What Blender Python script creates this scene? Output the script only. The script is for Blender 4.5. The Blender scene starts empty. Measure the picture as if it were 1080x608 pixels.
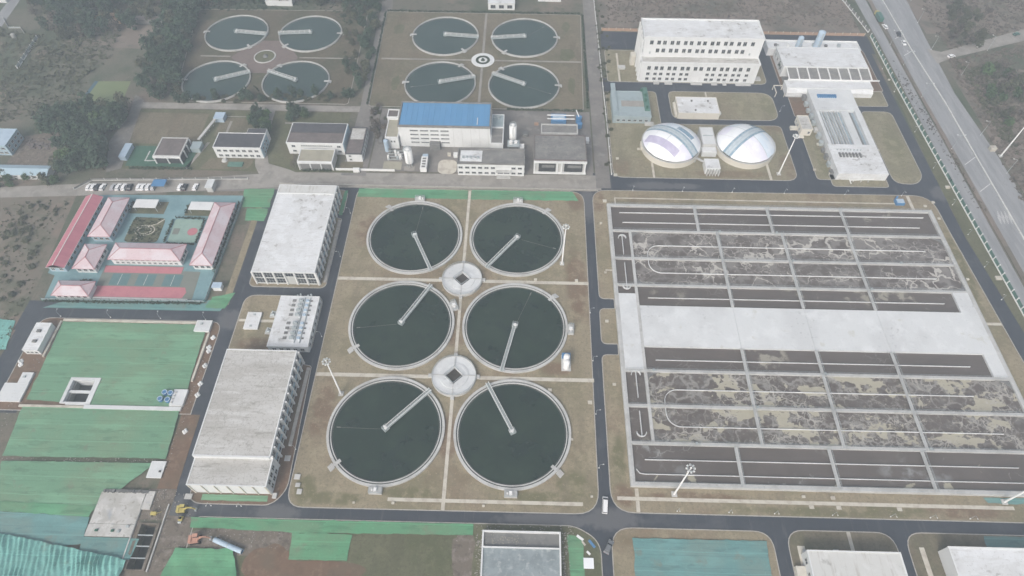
import bpy, math, random
from mathutils import Vector, Matrix, noise
random.seed(11)
R = math.radians
sc = bpy.context.scene
col = sc.collection

# ------------------------------------------------------------------ camera
FPX, PITCH, ROLL, YAW, CAMH = 677.108, 0.943671, 0.00825207, 0.0173056, 214.6966
cr, sr, cp, sp = math.cos(ROLL), math.sin(ROLL), math.cos(PITCH), math.sin(PITCH)
RZ = Matrix.Rotation(YAW, 3, 'Z')
_r, _u, _f = Vector((1, 0, 0)), Vector((0, sp, cp)), Vector((0, cp, -sp))
CR, CU, CF = RZ @ (cr*_r + sr*_u), RZ @ (-sr*_r + cr*_u), RZ @ _f
cam = bpy.data.cameras.new('camera')
cam.sensor_width = 36; cam.lens = FPX/1080*36; cam.clip_start = 1; cam.clip_end = 6000
camo = bpy.data.objects.new('camera', cam); col.objects.link(camo)
camo.matrix_world = Matrix.Translation((0, 0, CAMH)) @ Matrix((CR, CU, -CF)).transposed().to_4x4()
sc.camera = camo
# ------------------------------------------------------------------ sky and sun (overcast, hazy)
SUN_EL, SUN_AZ = R(40), R(205)
world = bpy.data.worlds.new('World'); sc.world = world; world.use_nodes = True
wn = world.node_tree; wn.nodes.clear()
sky = wn.nodes.new('ShaderNodeTexSky'); sky.sky_type = 'NISHITA'; sky.sun_disc = False
sky.sun_elevation = SUN_EL; sky.sun_rotation = SUN_AZ; sky.air_density = 1.0; sky.dust_density = 6.0; sky.ozone_density = 1.0
hs = wn.nodes.new('ShaderNodeHueSaturation'); hs.inputs['Saturation'].default_value = 0.62
bg = wn.nodes.new('ShaderNodeBackground'); bg.inputs[1].default_value = 0.14
wo = wn.nodes.new('ShaderNodeOutputWorld')
wn.links.new(sky.outputs[0], hs.inputs['Color']); wn.links.new(hs.outputs[0], bg.inputs[0]); wn.links.new(bg.outputs[0], wo.inputs[0])
sl = bpy.data.lights.new('sun', 'SUN'); sl.energy = 1.5; sl.angle = R(20); sl.color = (1, .97, .92)
so = bpy.data.objects.new('sun', sl); col.objects.link(so)
so.rotation_euler = (R(90)-SUN_EL, 0, -SUN_AZ + math.pi)
sc.view_settings.view_transform = 'Standard'; sc.view_settings.look = 'None'
sc.view_settings.exposure = 0.36; sc.view_settings.gamma = 1
sc.cycles.use_denoising = True; sc.cycles.volume_bounces = 1; sc.cycles.max_bounces = 6
HAZE_DENSITY, HAZE_COLOR = 0.00082, (0.70, 0.79, 0.87)

# ------------------------------------------------------------------ helpers
ORG = {}
def G(px, py, z=0.0):
    d = CF + (px-540)/FPX*CR - (py-304)/FPX*CU
    t = (z-CAMH)/d.z
    return (d.x*t, d.y*t)
def tag(o, label=None, cat=None, group=None, kind=None):
    if label: o['label'] = label
    if cat: o['category'] = cat
    if group: o['group'] = group
    if kind: o['kind'] = kind
    return o
def thing(name, label, cat, loc, group=None):
    o = bpy.data.objects.new(name, None); col.objects.link(o); o.location = loc; o.empty_display_size = .5
    ORG[o.name] = Vector(loc); return tag(o, label, cat, group)
class MB:
    def __init__(s): s.v = []; s.f = []; s.m = []
    def add(s, vs, fs, mi=0):
        n = len(s.v); s.v += [tuple(q) for q in vs]; s.f += [tuple(i+n for i in q) for q in fs]; s.m += [mi]*len(fs); return s
    def box(s, x0, x1, y0, y1, z0, z1, mi=0, bottom=False):
        vs = [(x0,y0,z0),(x1,y0,z0),(x1,y1,z0),(x0,y1,z0),(x0,y0,z1),(x1,y0,z1),(x1,y1,z1),(x0,y1,z1)]
        fs = [(4,5,6,7),(0,1,5,4),(1,2,6,5),(2,3,7,6),(3,0,4,7)]
        if bottom: fs.append((3,2,1,0))
        return s.add(vs, fs, mi)
    def bar(s, p, q, w, h, mi=0):      # box from p to q (centre line), width w, height h
        p, q = Vector(p), Vector(q); d = (q-p).normalized()
        sd = d.cross(Vector((0,0,1)))
        if sd.length < 1e-4: sd = Vector((1,0,0))
        sd = sd.normalized()*w/2; up = sd.cross(d).normalized()*h/2
        vs = [p-sd-up,p+sd-up,p+sd+up,p-sd+up,q-sd-up,q+sd-up,q+sd+up,q-sd+up]
        return s.add(vs, [(0,1,2,3),(7,6,5,4),(0,4,5,1),(1,5,6,2),(2,6,7,3),(3,7,4,0)], mi)
    def prism(s, poly, z0, z1, mi=0, bottom=False):
        n = len(poly); vs = [(x,y,z0) for x,y in poly]+[(x,y,z1) for x,y in poly]
        fs = [tuple(range(n, 2*n))]+[(i,(i+1)%n,n+(i+1)%n,n+i) for i in range(n)]
        if bottom: fs.append(tuple(range(n-1,-1,-1)))
        return s.add(vs, fs, mi)
    def ring(s, po, pi, z0, z1, mi=0):
        n = len(po); vs = [(x,y,z0) for x,y in po]+[(x,y,z1) for x,y in po]+[(x,y,z0) for x,y in pi]+[(x,y,z1) for x,y in pi]
        fs = []
        for i in range(n):
            j = (i+1)%n
            fs += [(i,j,n+j,n+i),(n+i,n+j,3*n+j,3*n+i),(3*n+i,3*n+j,2*n+j,2*n+i)]
        return s.add(vs, fs, mi)
    def cyl(s, cx, cy, z0, z1, r0, r1=None, n=16, mi=0, cap=True):
        r1 = r0 if r1 is None else r1
        a = [(math.cos(2*math.pi*i/n), math.sin(2*math.pi*i/n)) for i in range(n)]
        vs = [(cx+r0*c, cy+r0*q, z0) for c,q in a]+[(cx+r1*c, cy+r1*q, z1) for c,q in a]
        fs = [(i,(i+1)%n,n+(i+1)%n,n+i) for i in range(n)]
        if cap: fs.append(tuple(range(n,2*n)))
        return s.add(vs, fs, mi)
    def tube(s, p, q, r0, r1=None, n=8, mi=0, cap=True):
        r1 = r0 if r1 is None else r1
        p, q = Vector(p), Vector(q); d = (q-p).normalized()
        a = d.cross(Vector((0,0,1)))
        if a.length < 1e-3: a = Vector((1,0,0))
        a.normalize(); b = d.cross(a)
        cs = [(math.cos(2*math.pi*i/n), math.sin(2*math.pi*i/n)) for i in range(n)]
        vs = [p+(a*c+b*k)*r0 for c,k in cs]+[q+(a*c+b*k)*r1 for c,k in cs]
        fs = [(i,n+i,n+(i+1)%n,(i+1)%n) for i in range(n)]
        if cap: fs += [tuple(range(n)), tuple(range(2*n-1,n-1,-1))]
        return s.add(vs, fs, mi)
    def sheet(s, poly, z, mi=0): return s.add([(x,y,z) for x,y in poly], [tuple(range(len(poly)))], mi)
    def build(s, name, mats, parent=None, smooth=False, origin=None):
        me = bpy.data.meshes.new(name)
        if parent is not None: o0 = ORG[parent.name]
        elif origin is not None: o0 = Vector(origin)
        else:
            xs = [q[0] for q in s.v]; ys = [q[1] for q in s.v]; zs = [q[2] for q in s.v]
            o0 = Vector(((min(xs)+max(xs))/2, (min(ys)+max(ys))/2, min(zs)))
        me.from_pydata([(x-o0.x, y-o0.y, z-o0.z) for x,y,z in s.v], [], s.f)
        for k in (mats if isinstance(mats, (list, tuple)) else [mats]): me.materials.append(k)
        if any(s.m): me.polygons.foreach_set('material_index', s.m)
        if smooth: me.polygons.foreach_set('use_smooth', [True]*len(s.f))
        o = bpy.data.objects.new(name, me); col.objects.link(o)
        if parent is not None: o.parent = parent
        else: o.location = o0
        ORG[o.name] = o0
        return o
def B(*a, **k): return MB().box(*a, **k)
def place(name, mesh, parent, loc, rz=0, sc_=None):      # a part that shares mesh data; loc in world metres
    o = bpy.data.objects.new(name, mesh); col.objects.link(o)
    if parent is not None:
        o.parent = parent; o.location = Vector(loc)-ORG[parent.name]
    else: o.location = loc
    o.rotation_euler = (0, 0, rz)
    if sc_: o.scale = sc_
    ORG[o.name] = Vector(loc)
    return o
def copy_tree(o, parent=None):
    c = o.copy(); col.objects.link(c); c.parent = parent
    for ch in list(o.children): copy_tree(ch, c)
    return c
def rect(x0, x1, y0, y1): return [(x0,y0),(x1,y0),(x1,y1),(x0,y1)]
def circ(cx, cy, r, n=48, a0=0): return [(cx+r*math.cos(a0+2*math.pi*i/n), cy+r*math.sin(a0+2*math.pi*i/n)) for i in range(n)]
def fillet(pts, r, n=6):
    out = []; m = len(pts)
    rs = r if isinstance(r, (list, tuple)) else [r]*m
    for i in range(m):
        if rs[i] <= 0.01: out.append(tuple(pts[i])); continue
        p = Vector(pts[i]); a = (Vector(pts[i-1])-p); b = (Vector(pts[(i+1)%m])-p)
        k = min(rs[i], a.length*.49, b.length*.49)
        p0, p1 = p+a.normalized()*k, p+b.normalized()*k
        for j in range(n+1):
            t = j/n; q = p0*(1-t)**2+p*2*t*(1-t)+p1*t*t; out.append((q.x, q.y))
    return out
def inset(poly, d):
    n = len(poly); out = []
    for i in range(n):
        p, a, b = Vector(poly[i]), Vector(poly[i-1]), Vector(poly[(i+1)%n])
        e1, e2 = (p-a).normalized(), (b-p).normalized()
        n1, n2 = Vector((-e1.y, e1.x)), Vector((-e2.y, e2.x))
        k = n1+n2; k = k.normalized() if k.length > 1e-6 else n1
        out.append(tuple(p+k*d/max(.4, k.dot(n1))))
    return out

# ------------------------------------------------------------------ materials
def mat(name, base, layers=(), rough=.9, spec=.25, metal=0, bump=0, bscale=3, rnd=0, coords='world', trans=0):
    m = bpy.data.materials.new(name); m.use_nodes = True; t = m.node_tree; N = t.nodes; Lk = t.links
    bs = N['Principled BSDF']
    bs.inputs['Roughness'].default_value = rough; bs.inputs['Specular IOR Level'].default_value = spec; bs.inputs['Metallic'].default_value = metal
    if coords == 'world': co = N.new('ShaderNodeNewGeometry').outputs['Position']
    else: co = N.new('ShaderNodeTexCoord').outputs['Object']
    cur = None
    def newmix(a, c, fac, f=1.0, blend='MIX'):
        x = N.new('ShaderNodeMix'); x.data_type = 'RGBA'; x.blend_type = blend
        if a is None: x.inputs[6].default_value = (*base, 1)
        else: Lk.new(a, x.inputs[6])
        x.inputs[7].default_value = (*c, 1)
        if f != 1.0:
            mm = N.new('ShaderNodeMath'); mm.operation = 'MULTIPLY'; Lk.new(fac, mm.inputs[0]); mm.inputs[1].default_value = f; fac = mm.outputs[0]
        Lk.new(fac, x.inputs[0]); return x.outputs[2]
    for i, l in enumerate(layers):
        mp = N.new('ShaderNodeMapping'); Lk.new(co, mp.inputs[0])
        st = l.get('st', (1,1,1)); s_ = l.get('s', 1.0)
        mp.inputs['Scale'].default_value = tuple(s_*k for k in st); mp.inputs['Location'].default_value = (i*13.7+l.get('o', 0), i*7.1, i*3.3)
        mp.inputs['Rotation'].default_value = (0, 0, l.get('rz', 0))
        vec = mp.outputs[0]
        if l.get('w', 0):
            nz = N.new('ShaderNodeTexNoise'); nz.inputs['Scale'].default_value = l.get('ws', 1.2); nz.inputs['Detail'].default_value = 3; Lk.new(vec, nz.inputs[0])
            vm = N.new('ShaderNodeVectorMath'); vm.operation = 'SCALE'; Lk.new(nz.outputs['Color'], vm.inputs[0]); vm.inputs['Scale'].default_value = l['w']
            va = N.new('ShaderNodeVectorMath'); va.operation = 'ADD'; Lk.new(vec, va.inputs[0]); Lk.new(vm.outputs[0], va.inputs[1]); vec = va.outputs[0]
        ty = l.get('t', 'n')
        if ty == 'b':      # soft patches at given places of the ground, broken up by noise
            nzb = N.new('ShaderNodeTexNoise'); nzb.inputs['Scale'].default_value = l.get('s', .3); nzb.inputs['Detail'].default_value = 5; Lk.new(co, nzb.inputs[0]); acc = None
            for (bx, by, brx, bry) in l['b']:
                mb = N.new('ShaderNodeMapping'); mb.inputs['Location'].default_value = (-bx/brx, -by/bry, 0); mb.inputs['Scale'].default_value = (1/brx, 1/bry, 0); Lk.new(co, mb.inputs[0])
                ln = N.new('ShaderNodeVectorMath'); ln.operation = 'LENGTH'; Lk.new(mb.outputs[0], ln.inputs[0])
                rg = N.new('ShaderNodeMapRange'); rg.inputs[1].default_value = 1.35; rg.inputs[2].default_value = .35; Lk.new(ln.outputs['Value'], rg.inputs[0])
                if acc is None: acc = rg.outputs[0]
                else:
                    mx = N.new('ShaderNodeMath'); mx.operation = 'MAXIMUM'; Lk.new(acc, mx.inputs[0]); Lk.new(rg.outputs[0], mx.inputs[1]); acc = mx.outputs[0]
            ad = N.new('ShaderNodeMath'); ad.operation = 'ADD'; Lk.new(acc, ad.inputs[0]); Lk.new(nzb.outputs['Fac'], ad.inputs[1])
            r2 = N.new('ShaderNodeMapRange'); r2.inputs[1].default_value = .72; r2.inputs[2].default_value = 1.15; Lk.new(ad.outputs[0], r2.inputs[0])
            cur = newmix(cur, l['c'], r2.outputs[0], l.get('f', .8)); continue
        if ty == 'n':
            tx = N.new('ShaderNodeTexNoise'); tx.inputs['Scale'].default_value = 1; tx.inputs['Detail'].default_value = l.get('d', 5); tx.inputs['Roughness'].default_value = l.get('r', .6); ou = tx.outputs['Fac']
        elif ty == 'v':
            tx = N.new('ShaderNodeTexVoronoi'); tx.feature = 'DISTANCE_TO_EDGE'; tx.inputs['Scale'].default_value = 1; ou = tx.outputs['Distance']
        else:
            tx = N.new('ShaderNodeTexWave'); tx.wave_type = 'BANDS'; tx.bands_direction = l.get('dir', 'X'); tx.inputs['Scale'].default_value = 1; tx.inputs['Distortion'].default_value = l.get('wd', 0); ou = tx.outputs['Fac']
        Lk.new(vec, tx.inputs['Vector'])
        if 'fw' in l:      # (mask scale, lo, hi, widest border)
            fs_, flo, fhi, fmax = l['fw']; n3 = N.new('ShaderNodeTexNoise'); n3.inputs['Scale'].default_value = 1; n3.inputs['Detail'].default_value = 4
            mp3 = N.new('ShaderNodeMapping'); mp3.inputs['Scale'].default_value = (fs_*.6, fs_*1.3, fs_); mp3.inputs['Location'].default_value = (l.get('fo', 0), 2, 0); Lk.new(co, mp3.inputs[0]); Lk.new(mp3.outputs[0], n3.inputs[0])
            m3 = N.new('ShaderNodeMapRange'); m3.inputs[1].default_value = flo; m3.inputs[2].default_value = fhi; m3.inputs[3].default_value = 0; m3.inputs[4].default_value = fmax; Lk.new(n3.outputs['Fac'], m3.inputs[0])
            sb = N.new('ShaderNodeMath'); sb.operation = 'SUBTRACT'; Lk.new(m3.outputs[0], sb.inputs[0]); Lk.new(ou, sb.inputs[1]); ou = sb.outputs[0]
        mr = N.new('ShaderNodeMapRange'); mr.interpolation_type = 'SMOOTHSTEP' if l.get('lo', .45) < l.get('hi', .6) else 'LINEAR'
        mr.inputs[1].default_value = l.get('lo', .45); mr.inputs[2].default_value = l.get('hi', .6); Lk.new(ou, mr.inputs[0])
        fac = mr.outputs[0]
        if 'mask' in l:    # (scale, lo, hi) noise that limits the layer to patches
            n2 = N.new('ShaderNodeTexNoise'); n2.inputs['Scale'].default_value = l['mask'][0]; n2.inputs['Detail'].default_value = 3; Lk.new(co, n2.inputs[0])
            m2 = N.new('ShaderNodeMapRange'); m2.inputs[1].default_value = l['mask'][1]; m2.inputs[2].default_value = l['mask'][2]; Lk.new(n2.outputs['Fac'], m2.inputs[0])
            mu = N.new('ShaderNodeMath'); mu.operation = 'MULTIPLY'; Lk.new(fac, mu.inputs[0]); Lk.new(m2.outputs[0], mu.inputs[1]); fac = mu.outputs[0]
        cur = newmix(cur, l['c'], fac, l.get('f', 1.0), l.get('blend', 'MIX'))
    if rnd:
        oi = N.new('ShaderNodeObjectInfo'); h = N.new('ShaderNodeHueSaturation')
        mr = N.new('ShaderNodeMapRange'); mr.inputs[3].default_value = 1-rnd; mr.inputs[4].default_value = 1+rnd; Lk.new(oi.outputs['Random'], mr.inputs[0]); Lk.new(mr.outputs[0], h.inputs['Value'])
        if cur is None: h.inputs['Color'].default_value = (*base, 1)
        else: Lk.new(cur, h.inputs['Color'])
        cur = h.outputs[0]
    if cur is None: bs.inputs['Base Color'].default_value = (*base, 1)
    else: Lk.new(cur, bs.inputs['Base Color'])
    if bump:
        nz = N.new('ShaderNodeTexNoise'); nz.inputs['Scale'].default_value = bscale; nz.inputs['Detail'].default_value = 4; Lk.new(co, nz.inputs[0])
        bp = N.new('ShaderNodeBump'); bp.inputs['Strength'].default_value = bump; bp.inputs['Distance'].default_value = .1; Lk.new(nz.outputs[0], bp.inputs['Height']); Lk.new(bp.outputs[0], bs.inputs['Normal'])
    return m
def sh(c, k): return tuple(x*k for x in c)
SOIL, TAN, OLIVE, GREEN = (.175,.115,.08), (.285,.243,.17), (.15,.145,.08), (.075,.1,.05)
m_ground = mat('wild_ground', (.14,.13,.10), [dict(c=(.085,.10,.065), s=.02, lo=.44, hi=.6), dict(c=(.19,.155,.125), s=.035, lo=.5, hi=.68), dict(c=(.06,.08,.045), s=.14, lo=.5, hi=.72, f=.75), dict(c=(.24,.21,.17), s=.5, lo=.6, hi=.75, f=.45), dict(c=(.05,.06,.035), s=1.1, lo=.52, hi=.7, f=.5)])
m_field = mat('field_ground', (.175,.15,.12), [dict(c=(.10,.105,.07), s=.045, lo=.48, hi=.62), dict(c=(.21,.16,.13), s=.06, lo=.52, hi=.68), dict(c=(.07,.075,.045), s=.3, lo=.55, hi=.7, f=.45), dict(c=(.2,.18,.14), s=1.2, lo=.58, hi=.75, f=.4)])
m_dirtw = mat('brown_waste_ground', (.2,.165,.14), [dict(c=(.12,.115,.09), s=.05, lo=.45, hi=.65), dict(c=(.26,.22,.19), s=.12, lo=.5, hi=.7, f=.7), dict(c=(.1,.11,.06), s=.3, lo=.55, hi=.72, f=.6), dict(c=(.1,.085,.07), s=1.2, lo=.52, hi=.7, f=.45)])
BL_SOIL = [(24,158,4.5,18),(-70,100,4,13),(25,205,4,6),(35.6,206,3,7),(128,231,4,9),(48,228,5,6),(127,258,5,4),(37,71,4,4),(60,71,16,1.5),(-66,185,6,9),(150,68,14,2),(15,118,6,3),(-24,136,4,10),(-108,160,3,8),(-100,126,10,3),(100,225,20,2.5),(-24,90,4,9)]
BL_GREEN = [(-60,67.5,11,2.2),(10,69,14,2.6),(-35,69.6,10,2.4),(36,84,2.2,9),(105,67,32,1.7),(188.5,172,2,22),(127.5,276,4,8),(145,236,2,12),(20,74,6,5),(-70,70,4,5),(120,68,20,1.6),(184,250,5,14)]
def lawn(name, base, g1, soil, gf=.5, sf=.6):
    return mat(name, base, [dict(c=g1, s=.05, lo=.45, hi=.62, f=gf), dict(c=soil, s=.035, lo=.54, hi=.66, f=sf*.7, o=40), dict(t='b', c=soil, b=BL_SOIL, s=.25, f=.8), dict(t='b', c=g1, b=BL_GREEN, s=.3, f=.9),
        dict(c=sh(base,1.22), s=.22, lo=.48, hi=.66, f=.6), dict(c=sh(base,.72), s=.2, lo=.52, hi=.66, f=.55, st=(1,.22,1)), dict(c=sh(base,.62), s=.9, lo=.5, hi=.66, f=.55), dict(c=sh(base,1.4), s=1.3, lo=.56, hi=.7, f=.45), dict(c=sh(base,.55), s=2.6, lo=.52, hi=.68, f=.45)], rough=1, spec=.05)
m_lawn = lawn('winter_lawn', TAN, OLIVE, SOIL)
m_lawn2 = lawn('winter_lawn_pale', (.26,.235,.165), (.185,.18,.11), (.2,.15,.105), .5, .35)
m_lawn3 = lawn('old_lawn', (.185,.16,.115), (.11,.115,.07), (.165,.12,.09), .55, .5)
m_lawn5 = lawn('dark_undergrowth_lawn', (.13,.112,.08), (.065,.08,.045), (.13,.10,.08), .6, .5)
m_lawn4 = lawn('greenish_lawn', (.135,.135,.085), (.085,.1,.05), (.165,.13,.1), .55, .55)
m_soil = mat('bare_soil', SOIL, [dict(c=sh(SOIL,.7), s=.2, lo=.45, hi=.65, f=.6), dict(c=(.25,.18,.13), s=.5, lo=.5, hi=.7, f=.6), dict(c=(.13,.11,.08), s=.08, lo=.5, hi=.65, f=.5), dict(c=(.35,.3,.25), s=1.5, lo=.66, hi=.74, f=.5)], rough=1, spec=.05)
m_rubble = mat('rubble_soil', (.165,.14,.115), [dict(c=(.26,.225,.2), s=.35, lo=.48, hi=.66, f=.7), dict(c=(.09,.075,.065), s=.6, lo=.5, hi=.68, f=.7), dict(c=(.38,.35,.32), s=1.3, lo=.6, hi=.7, f=.6)], rough=1, spec=.05, bump=.6, bscale=1.2)
m_asph = mat('asphalt', (.043,.050,.064), [dict(c=(.06,.068,.083), s=.06, lo=.45, hi=.65, f=.6), dict(c=(.11,.115,.125), s=.1, lo=.56, hi=.74, f=.55, st=(.4,1,1)), dict(c=(.03,.035,.045), s=.5, lo=.5, hi=.7, f=.4), dict(c=(.075,.08,.09), s=3, lo=.5, hi=.7, f=.3), dict(t='b', c=(.15,.15,.155), b=[(32,63,10,4),(62,216.5,12,2.5),(76,216.5,8,2),(-110,62,6,5),(-78,62,8,3),(12,62,18,2.4),(31,205,3,12),(196,215,6,5),(-114,137,6,5)], s=.5, f=.6), dict(c=(.1,.105,.11), s=.35, lo=.56, hi=.7, f=.5, st=(2,.2,1))], rough=.8, spec=.3)
m_asph2 = mat('old_asphalt', (.215,.2,.185), [dict(c=(.15,.142,.135), s=.08, lo=.45, hi=.62, f=.6), dict(c=(.28,.27,.26), s=.25, lo=.5, hi=.7, f=.6), dict(c=(.11,.11,.11), s=.6, lo=.56, hi=.7, f=.4)], rough=.9)
m_hway = mat('highway_asphalt', (.30,.305,.315), [dict(c=(.23,.235,.245), s=.1, lo=.42, hi=.62, f=.7, st=(3,.35,1)), dict(c=(.38,.38,.385), s=.2, lo=.5, hi=.68, f=.6, st=(3,.3,1)), dict(c=(.17,.17,.175), s=.8, lo=.56, hi=.68, f=.45, st=(2.5,.5,1))], rough=.9)
m_croad = mat('concrete_road', (.31,.29,.265), [dict(c=(.22,.205,.185), s=.12, lo=.45, hi=.62, f=.7), dict(c=(.40,.38,.35), s=.35, lo=.5, hi=.7, f=.5), dict(c=(.17,.16,.15), s=.8, lo=.6, hi=.72, f=.4)], rough=.95)
m_path = mat('pale_path', (.55,.52,.45), [dict(c=(.36,.31,.26), s=.3, lo=.45, hi=.65, f=.6), dict(c=(.52,.47,.41), s=1.2, lo=.5, hi=.7, f=.4)], rough=.95)
m_kerb = mat('kerb_stone', (.42,.40,.37), [dict(c=(.28,.26,.24), s=.8, lo=.45, hi=.65, f=.6)], rough=.9)
m_conc = mat('concrete', (.51,.51,.50), [dict(c=(.37,.365,.35), s=.15, lo=.45, hi=.62, f=.6), dict(c=(.58,.575,.56), s=.6, lo=.5, hi=.7, f=.5), dict(c=(.2,.2,.19), s=1.6, lo=.58, hi=.72, f=.5)], rough=.9)
m_concd = mat('dark_concrete', (.19,.19,.185), [dict(c=(.13,.13,.13), s=.3, lo=.45, hi=.65, f=.6), dict(c=(.26,.25,.24), s=1, lo=.5, hi=.7, f=.5)], rough=.9)
m_slab = mat('pale_slab', (.63,.645,.65), [dict(c=(.55,.56,.565), s=.05, lo=.45, hi=.6, f=.7), dict(c=(.70,.715,.72), s=.16, lo=.5, hi=.66, f=.7), dict(c=(.48,.47,.40), s=.12, lo=.64, hi=.7, f=.45), dict(c=(.36,.37,.38), s=.6, lo=.58, hi=.68, f=.6, mask=(.05,.52,.6)), dict(c=(.48,.49,.50), s=1.3, lo=.56, hi=.7, f=.4), dict(c=(.35,.36,.37), s=2.5, lo=.64, hi=.7, f=.4)], rough=.85)
m_white = mat('white_wall', (.69,.70,.70), [dict(c=(.58,.59,.59), s=.25, lo=.5, hi=.7, f=.5, st=(1,1,.4)), dict(c=(.42,.41,.39), s=.9, lo=.6, hi=.75, f=.35, st=(1,1,.25))], rough=.8)
m_cream = mat('cream_wall', (.62,.59,.52), [dict(c=(.5,.47,.41), s=.25, lo=.5, hi=.7, f=.5, st=(1,1,.4))], rough=.8)
m_bluewall = mat('pale_blue_wall', (.36,.47,.54), [dict(c=(.28,.38,.45), s=.4, lo=.5, hi=.7, f=.5)], rough=.8)
m_roofw = mat('white_roof', (.67,.68,.69), [dict(c=(.56,.56,.555), s=.07, lo=.45, hi=.6, f=.6), dict(c=(.75,.765,.78), s=.2, lo=.46, hi=.64, f=.7), dict(c=(.24,.23,.215), s=.35, lo=.54, hi=.66, f=.8, w=.8, mask=(.07,.5,.6)), dict(c=(.40,.39,.37), s=1.2, lo=.57, hi=.7, f=.5), dict(c=(.54,.54,.53), s=.6, lo=.5, hi=.66, f=.5, st=(.3,1.6,1)), dict(c=(.22,.21,.2), s=2.6, lo=.62, hi=.7, f=.5)], rough=.85)
m_roofb = mat('stained_pale_roof', (.50,.49,.47), [dict(c=(.40,.385,.36), s=.12, lo=.45, hi=.6, f=.7, st=(.35,1.4,1)), dict(c=(.60,.595,.58), s=.3, lo=.5, hi=.66, f=.7, st=(.25,1.3,1)), dict(c=(.26,.25,.225), s=.5, lo=.57, hi=.68, f=.7, st=(.3,1.4,1)), dict(t='v', c=(.26,.25,.225), s=.22, lo=.035, hi=0, f=.6, w=2.2), dict(c=(.25,.24,.215), s=1.4, lo=.55, hi=.68, f=.6), dict(c=(.56,.55,.53), s=2.4, lo=.58, hi=.7, f=.5)], rough=.9)
m_roofs = mat('streaked_white_roof', (.58,.58,.56), [dict(c=(.42,.40,.37), s=.3, lo=.5, hi=.68, f=.7, st=(2.6,.3,1)), dict(c=(.66,.66,.65), s=.25, lo=.5, hi=.66, f=.6), dict(c=(.25,.24,.22), s=.25, lo=.6, hi=.72, f=.6)], rough=.9)
m_roofg = mat('grey_roof', (.225,.22,.21), [dict(c=(.165,.16,.155), s=.12, lo=.43, hi=.6, f=.7), dict(c=(.29,.28,.27), s=.35, lo=.5, hi=.66, f=.6), dict(c=(.12,.12,.115), s=1, lo=.56, hi=.68, f=.6), dict(c=(.33,.32,.3), s=.8, lo=.6, hi=.68, f=.5, st=(.2,2,1))], rough=.95)
m_roofd = mat('dark_felt_roof', (.085,.085,.095), [dict(c=(.06,.06,.068), s=.15, lo=.43, hi=.64, f=.7), dict(c=(.125,.12,.12), s=.5, lo=.5, hi=.7, f=.5)], rough=.95)
m_roofm = mat('mauve_felt_roof', (.165,.14,.135), [dict(c=(.12,.105,.1), s=.2, lo=.43, hi=.64, f=.7), dict(c=(.22,.19,.18), s=.6, lo=.5, hi=.7, f=.5)], rough=.95)
m_roofblue = mat('blue_sheet_roof', (.11,.285,.50), [dict(c=(.09,.24,.44), s=.12, lo=.42, hi=.64, f=.7, st=(2,.3,1)), dict(c=(.12,.29,.52), s=.4, lo=.5, hi=.7, f=.5, st=(3,.2,1))], rough=.6, spec=.35, rnd=.06)
m_rooftan = mat('tan_flat_roof', (.36,.34,.27), [dict(c=(.28,.26,.21), s=.3, lo=.45, hi=.65, f=.6)], rough=.9)
m_pink = mat('pink_tile_roof', (.58,.465,.49), [dict(c=(.53,.39,.42), s=.25, lo=.5, hi=.66, f=.6), dict(c=(.62,.58,.61), s=.12, lo=.45, hi=.6, f=.7), dict(c=(.42,.33,.34), s=1.4, lo=.55, hi=.68, f=.5)], rough=.8)
m_pinkr = mat('pink_hip_ridge', (.42,.2,.22), rough=.8)
m_red = mat('red_sheet_roof', (.48,.18,.22), [dict(c=(.41,.14,.18), s=.2, lo=.45, hi=.65, f=.6, st=(.3,2,1)), dict(c=(.52,.2,.22), s=.7, lo=.55, hi=.7, f=.4)], rough=.7)
m_ridge = mat('white_ridge', (.7,.66,.64), rough=.7)
m_tealpave = mat('teal_paving', (.19,.31,.335), [dict(c=(.13,.23,.26), s=.1, lo=.45, hi=.62, f=.7), dict(c=(.22,.36,.38), s=.6, lo=.5, hi=.7, f=.5)], rough=.9)
m_courtgrey = mat('court_grey', (.2,.215,.19), [dict(c=(.16,.18,.155), s=.2, lo=.45, hi=.65, f=.6)], rough=.9)
m_courtgreen = mat('court_green', (.115,.2,.21), [dict(c=(.08,.17,.17), s=.5, lo=.45, hi=.65, f=.6)], rough=.9)
m_courtred = mat('track_red', (.48,.19,.22), [dict(c=(.41,.15,.18), s=.3, lo=.45, hi=.65, f=.6), dict(c=(.54,.24,.23), s=.9, lo=.55, hi=.7, f=.5)], rough=.9)
m_courtball = mat('court_pale_green', (.27,.38,.33), [dict(c=(.22,.32,.28), s=.4, lo=.45, hi=.65, f=.6)], rough=.9)
def net(name, c, c2, st=(.25,1,1)):
    return mat(name, c, [dict(c=c2, s=.06, lo=.42, hi=.6, f=.9), dict(c=sh(c,1.35), s=.2, lo=.5, hi=.66, f=.65, st=st), dict(c=sh(c,.68), s=.5, lo=.54, hi=.66, f=.6, st=st), dict(c=(.2,.19,.14), s=.16, lo=.6, hi=.7, f=.45), dict(t='w', c=sh(c,.7), s=.085, lo=.985, hi=1, f=.5, dir='Y', wd=.8), dict(t='w', c=sh(c,1.4), s=.05, lo=.99, hi=1, f=.6, dir='Y', wd=.6), dict(c=sh(c,1.55), s=1.6, lo=.58, hi=.7, f=.4), dict(c=sh(c,.6), s=2.2, lo=.58, hi=.7, f=.4)], rough=.8, spec=.15)
m_netg = net('green_dust_net', (.145,.285,.18), (.17,.27,.17))
m_netg2 = net('bright_green_dust_net', (.11,.29,.16), (.145,.26,.155))
m_nett = net('teal_dust_net', (.13,.265,.26), (.165,.255,.235))
m_nett2 = net('turquoise_dust_net', (.17,.38,.345), (.13,.315,.29), (1,.2,1))
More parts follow.
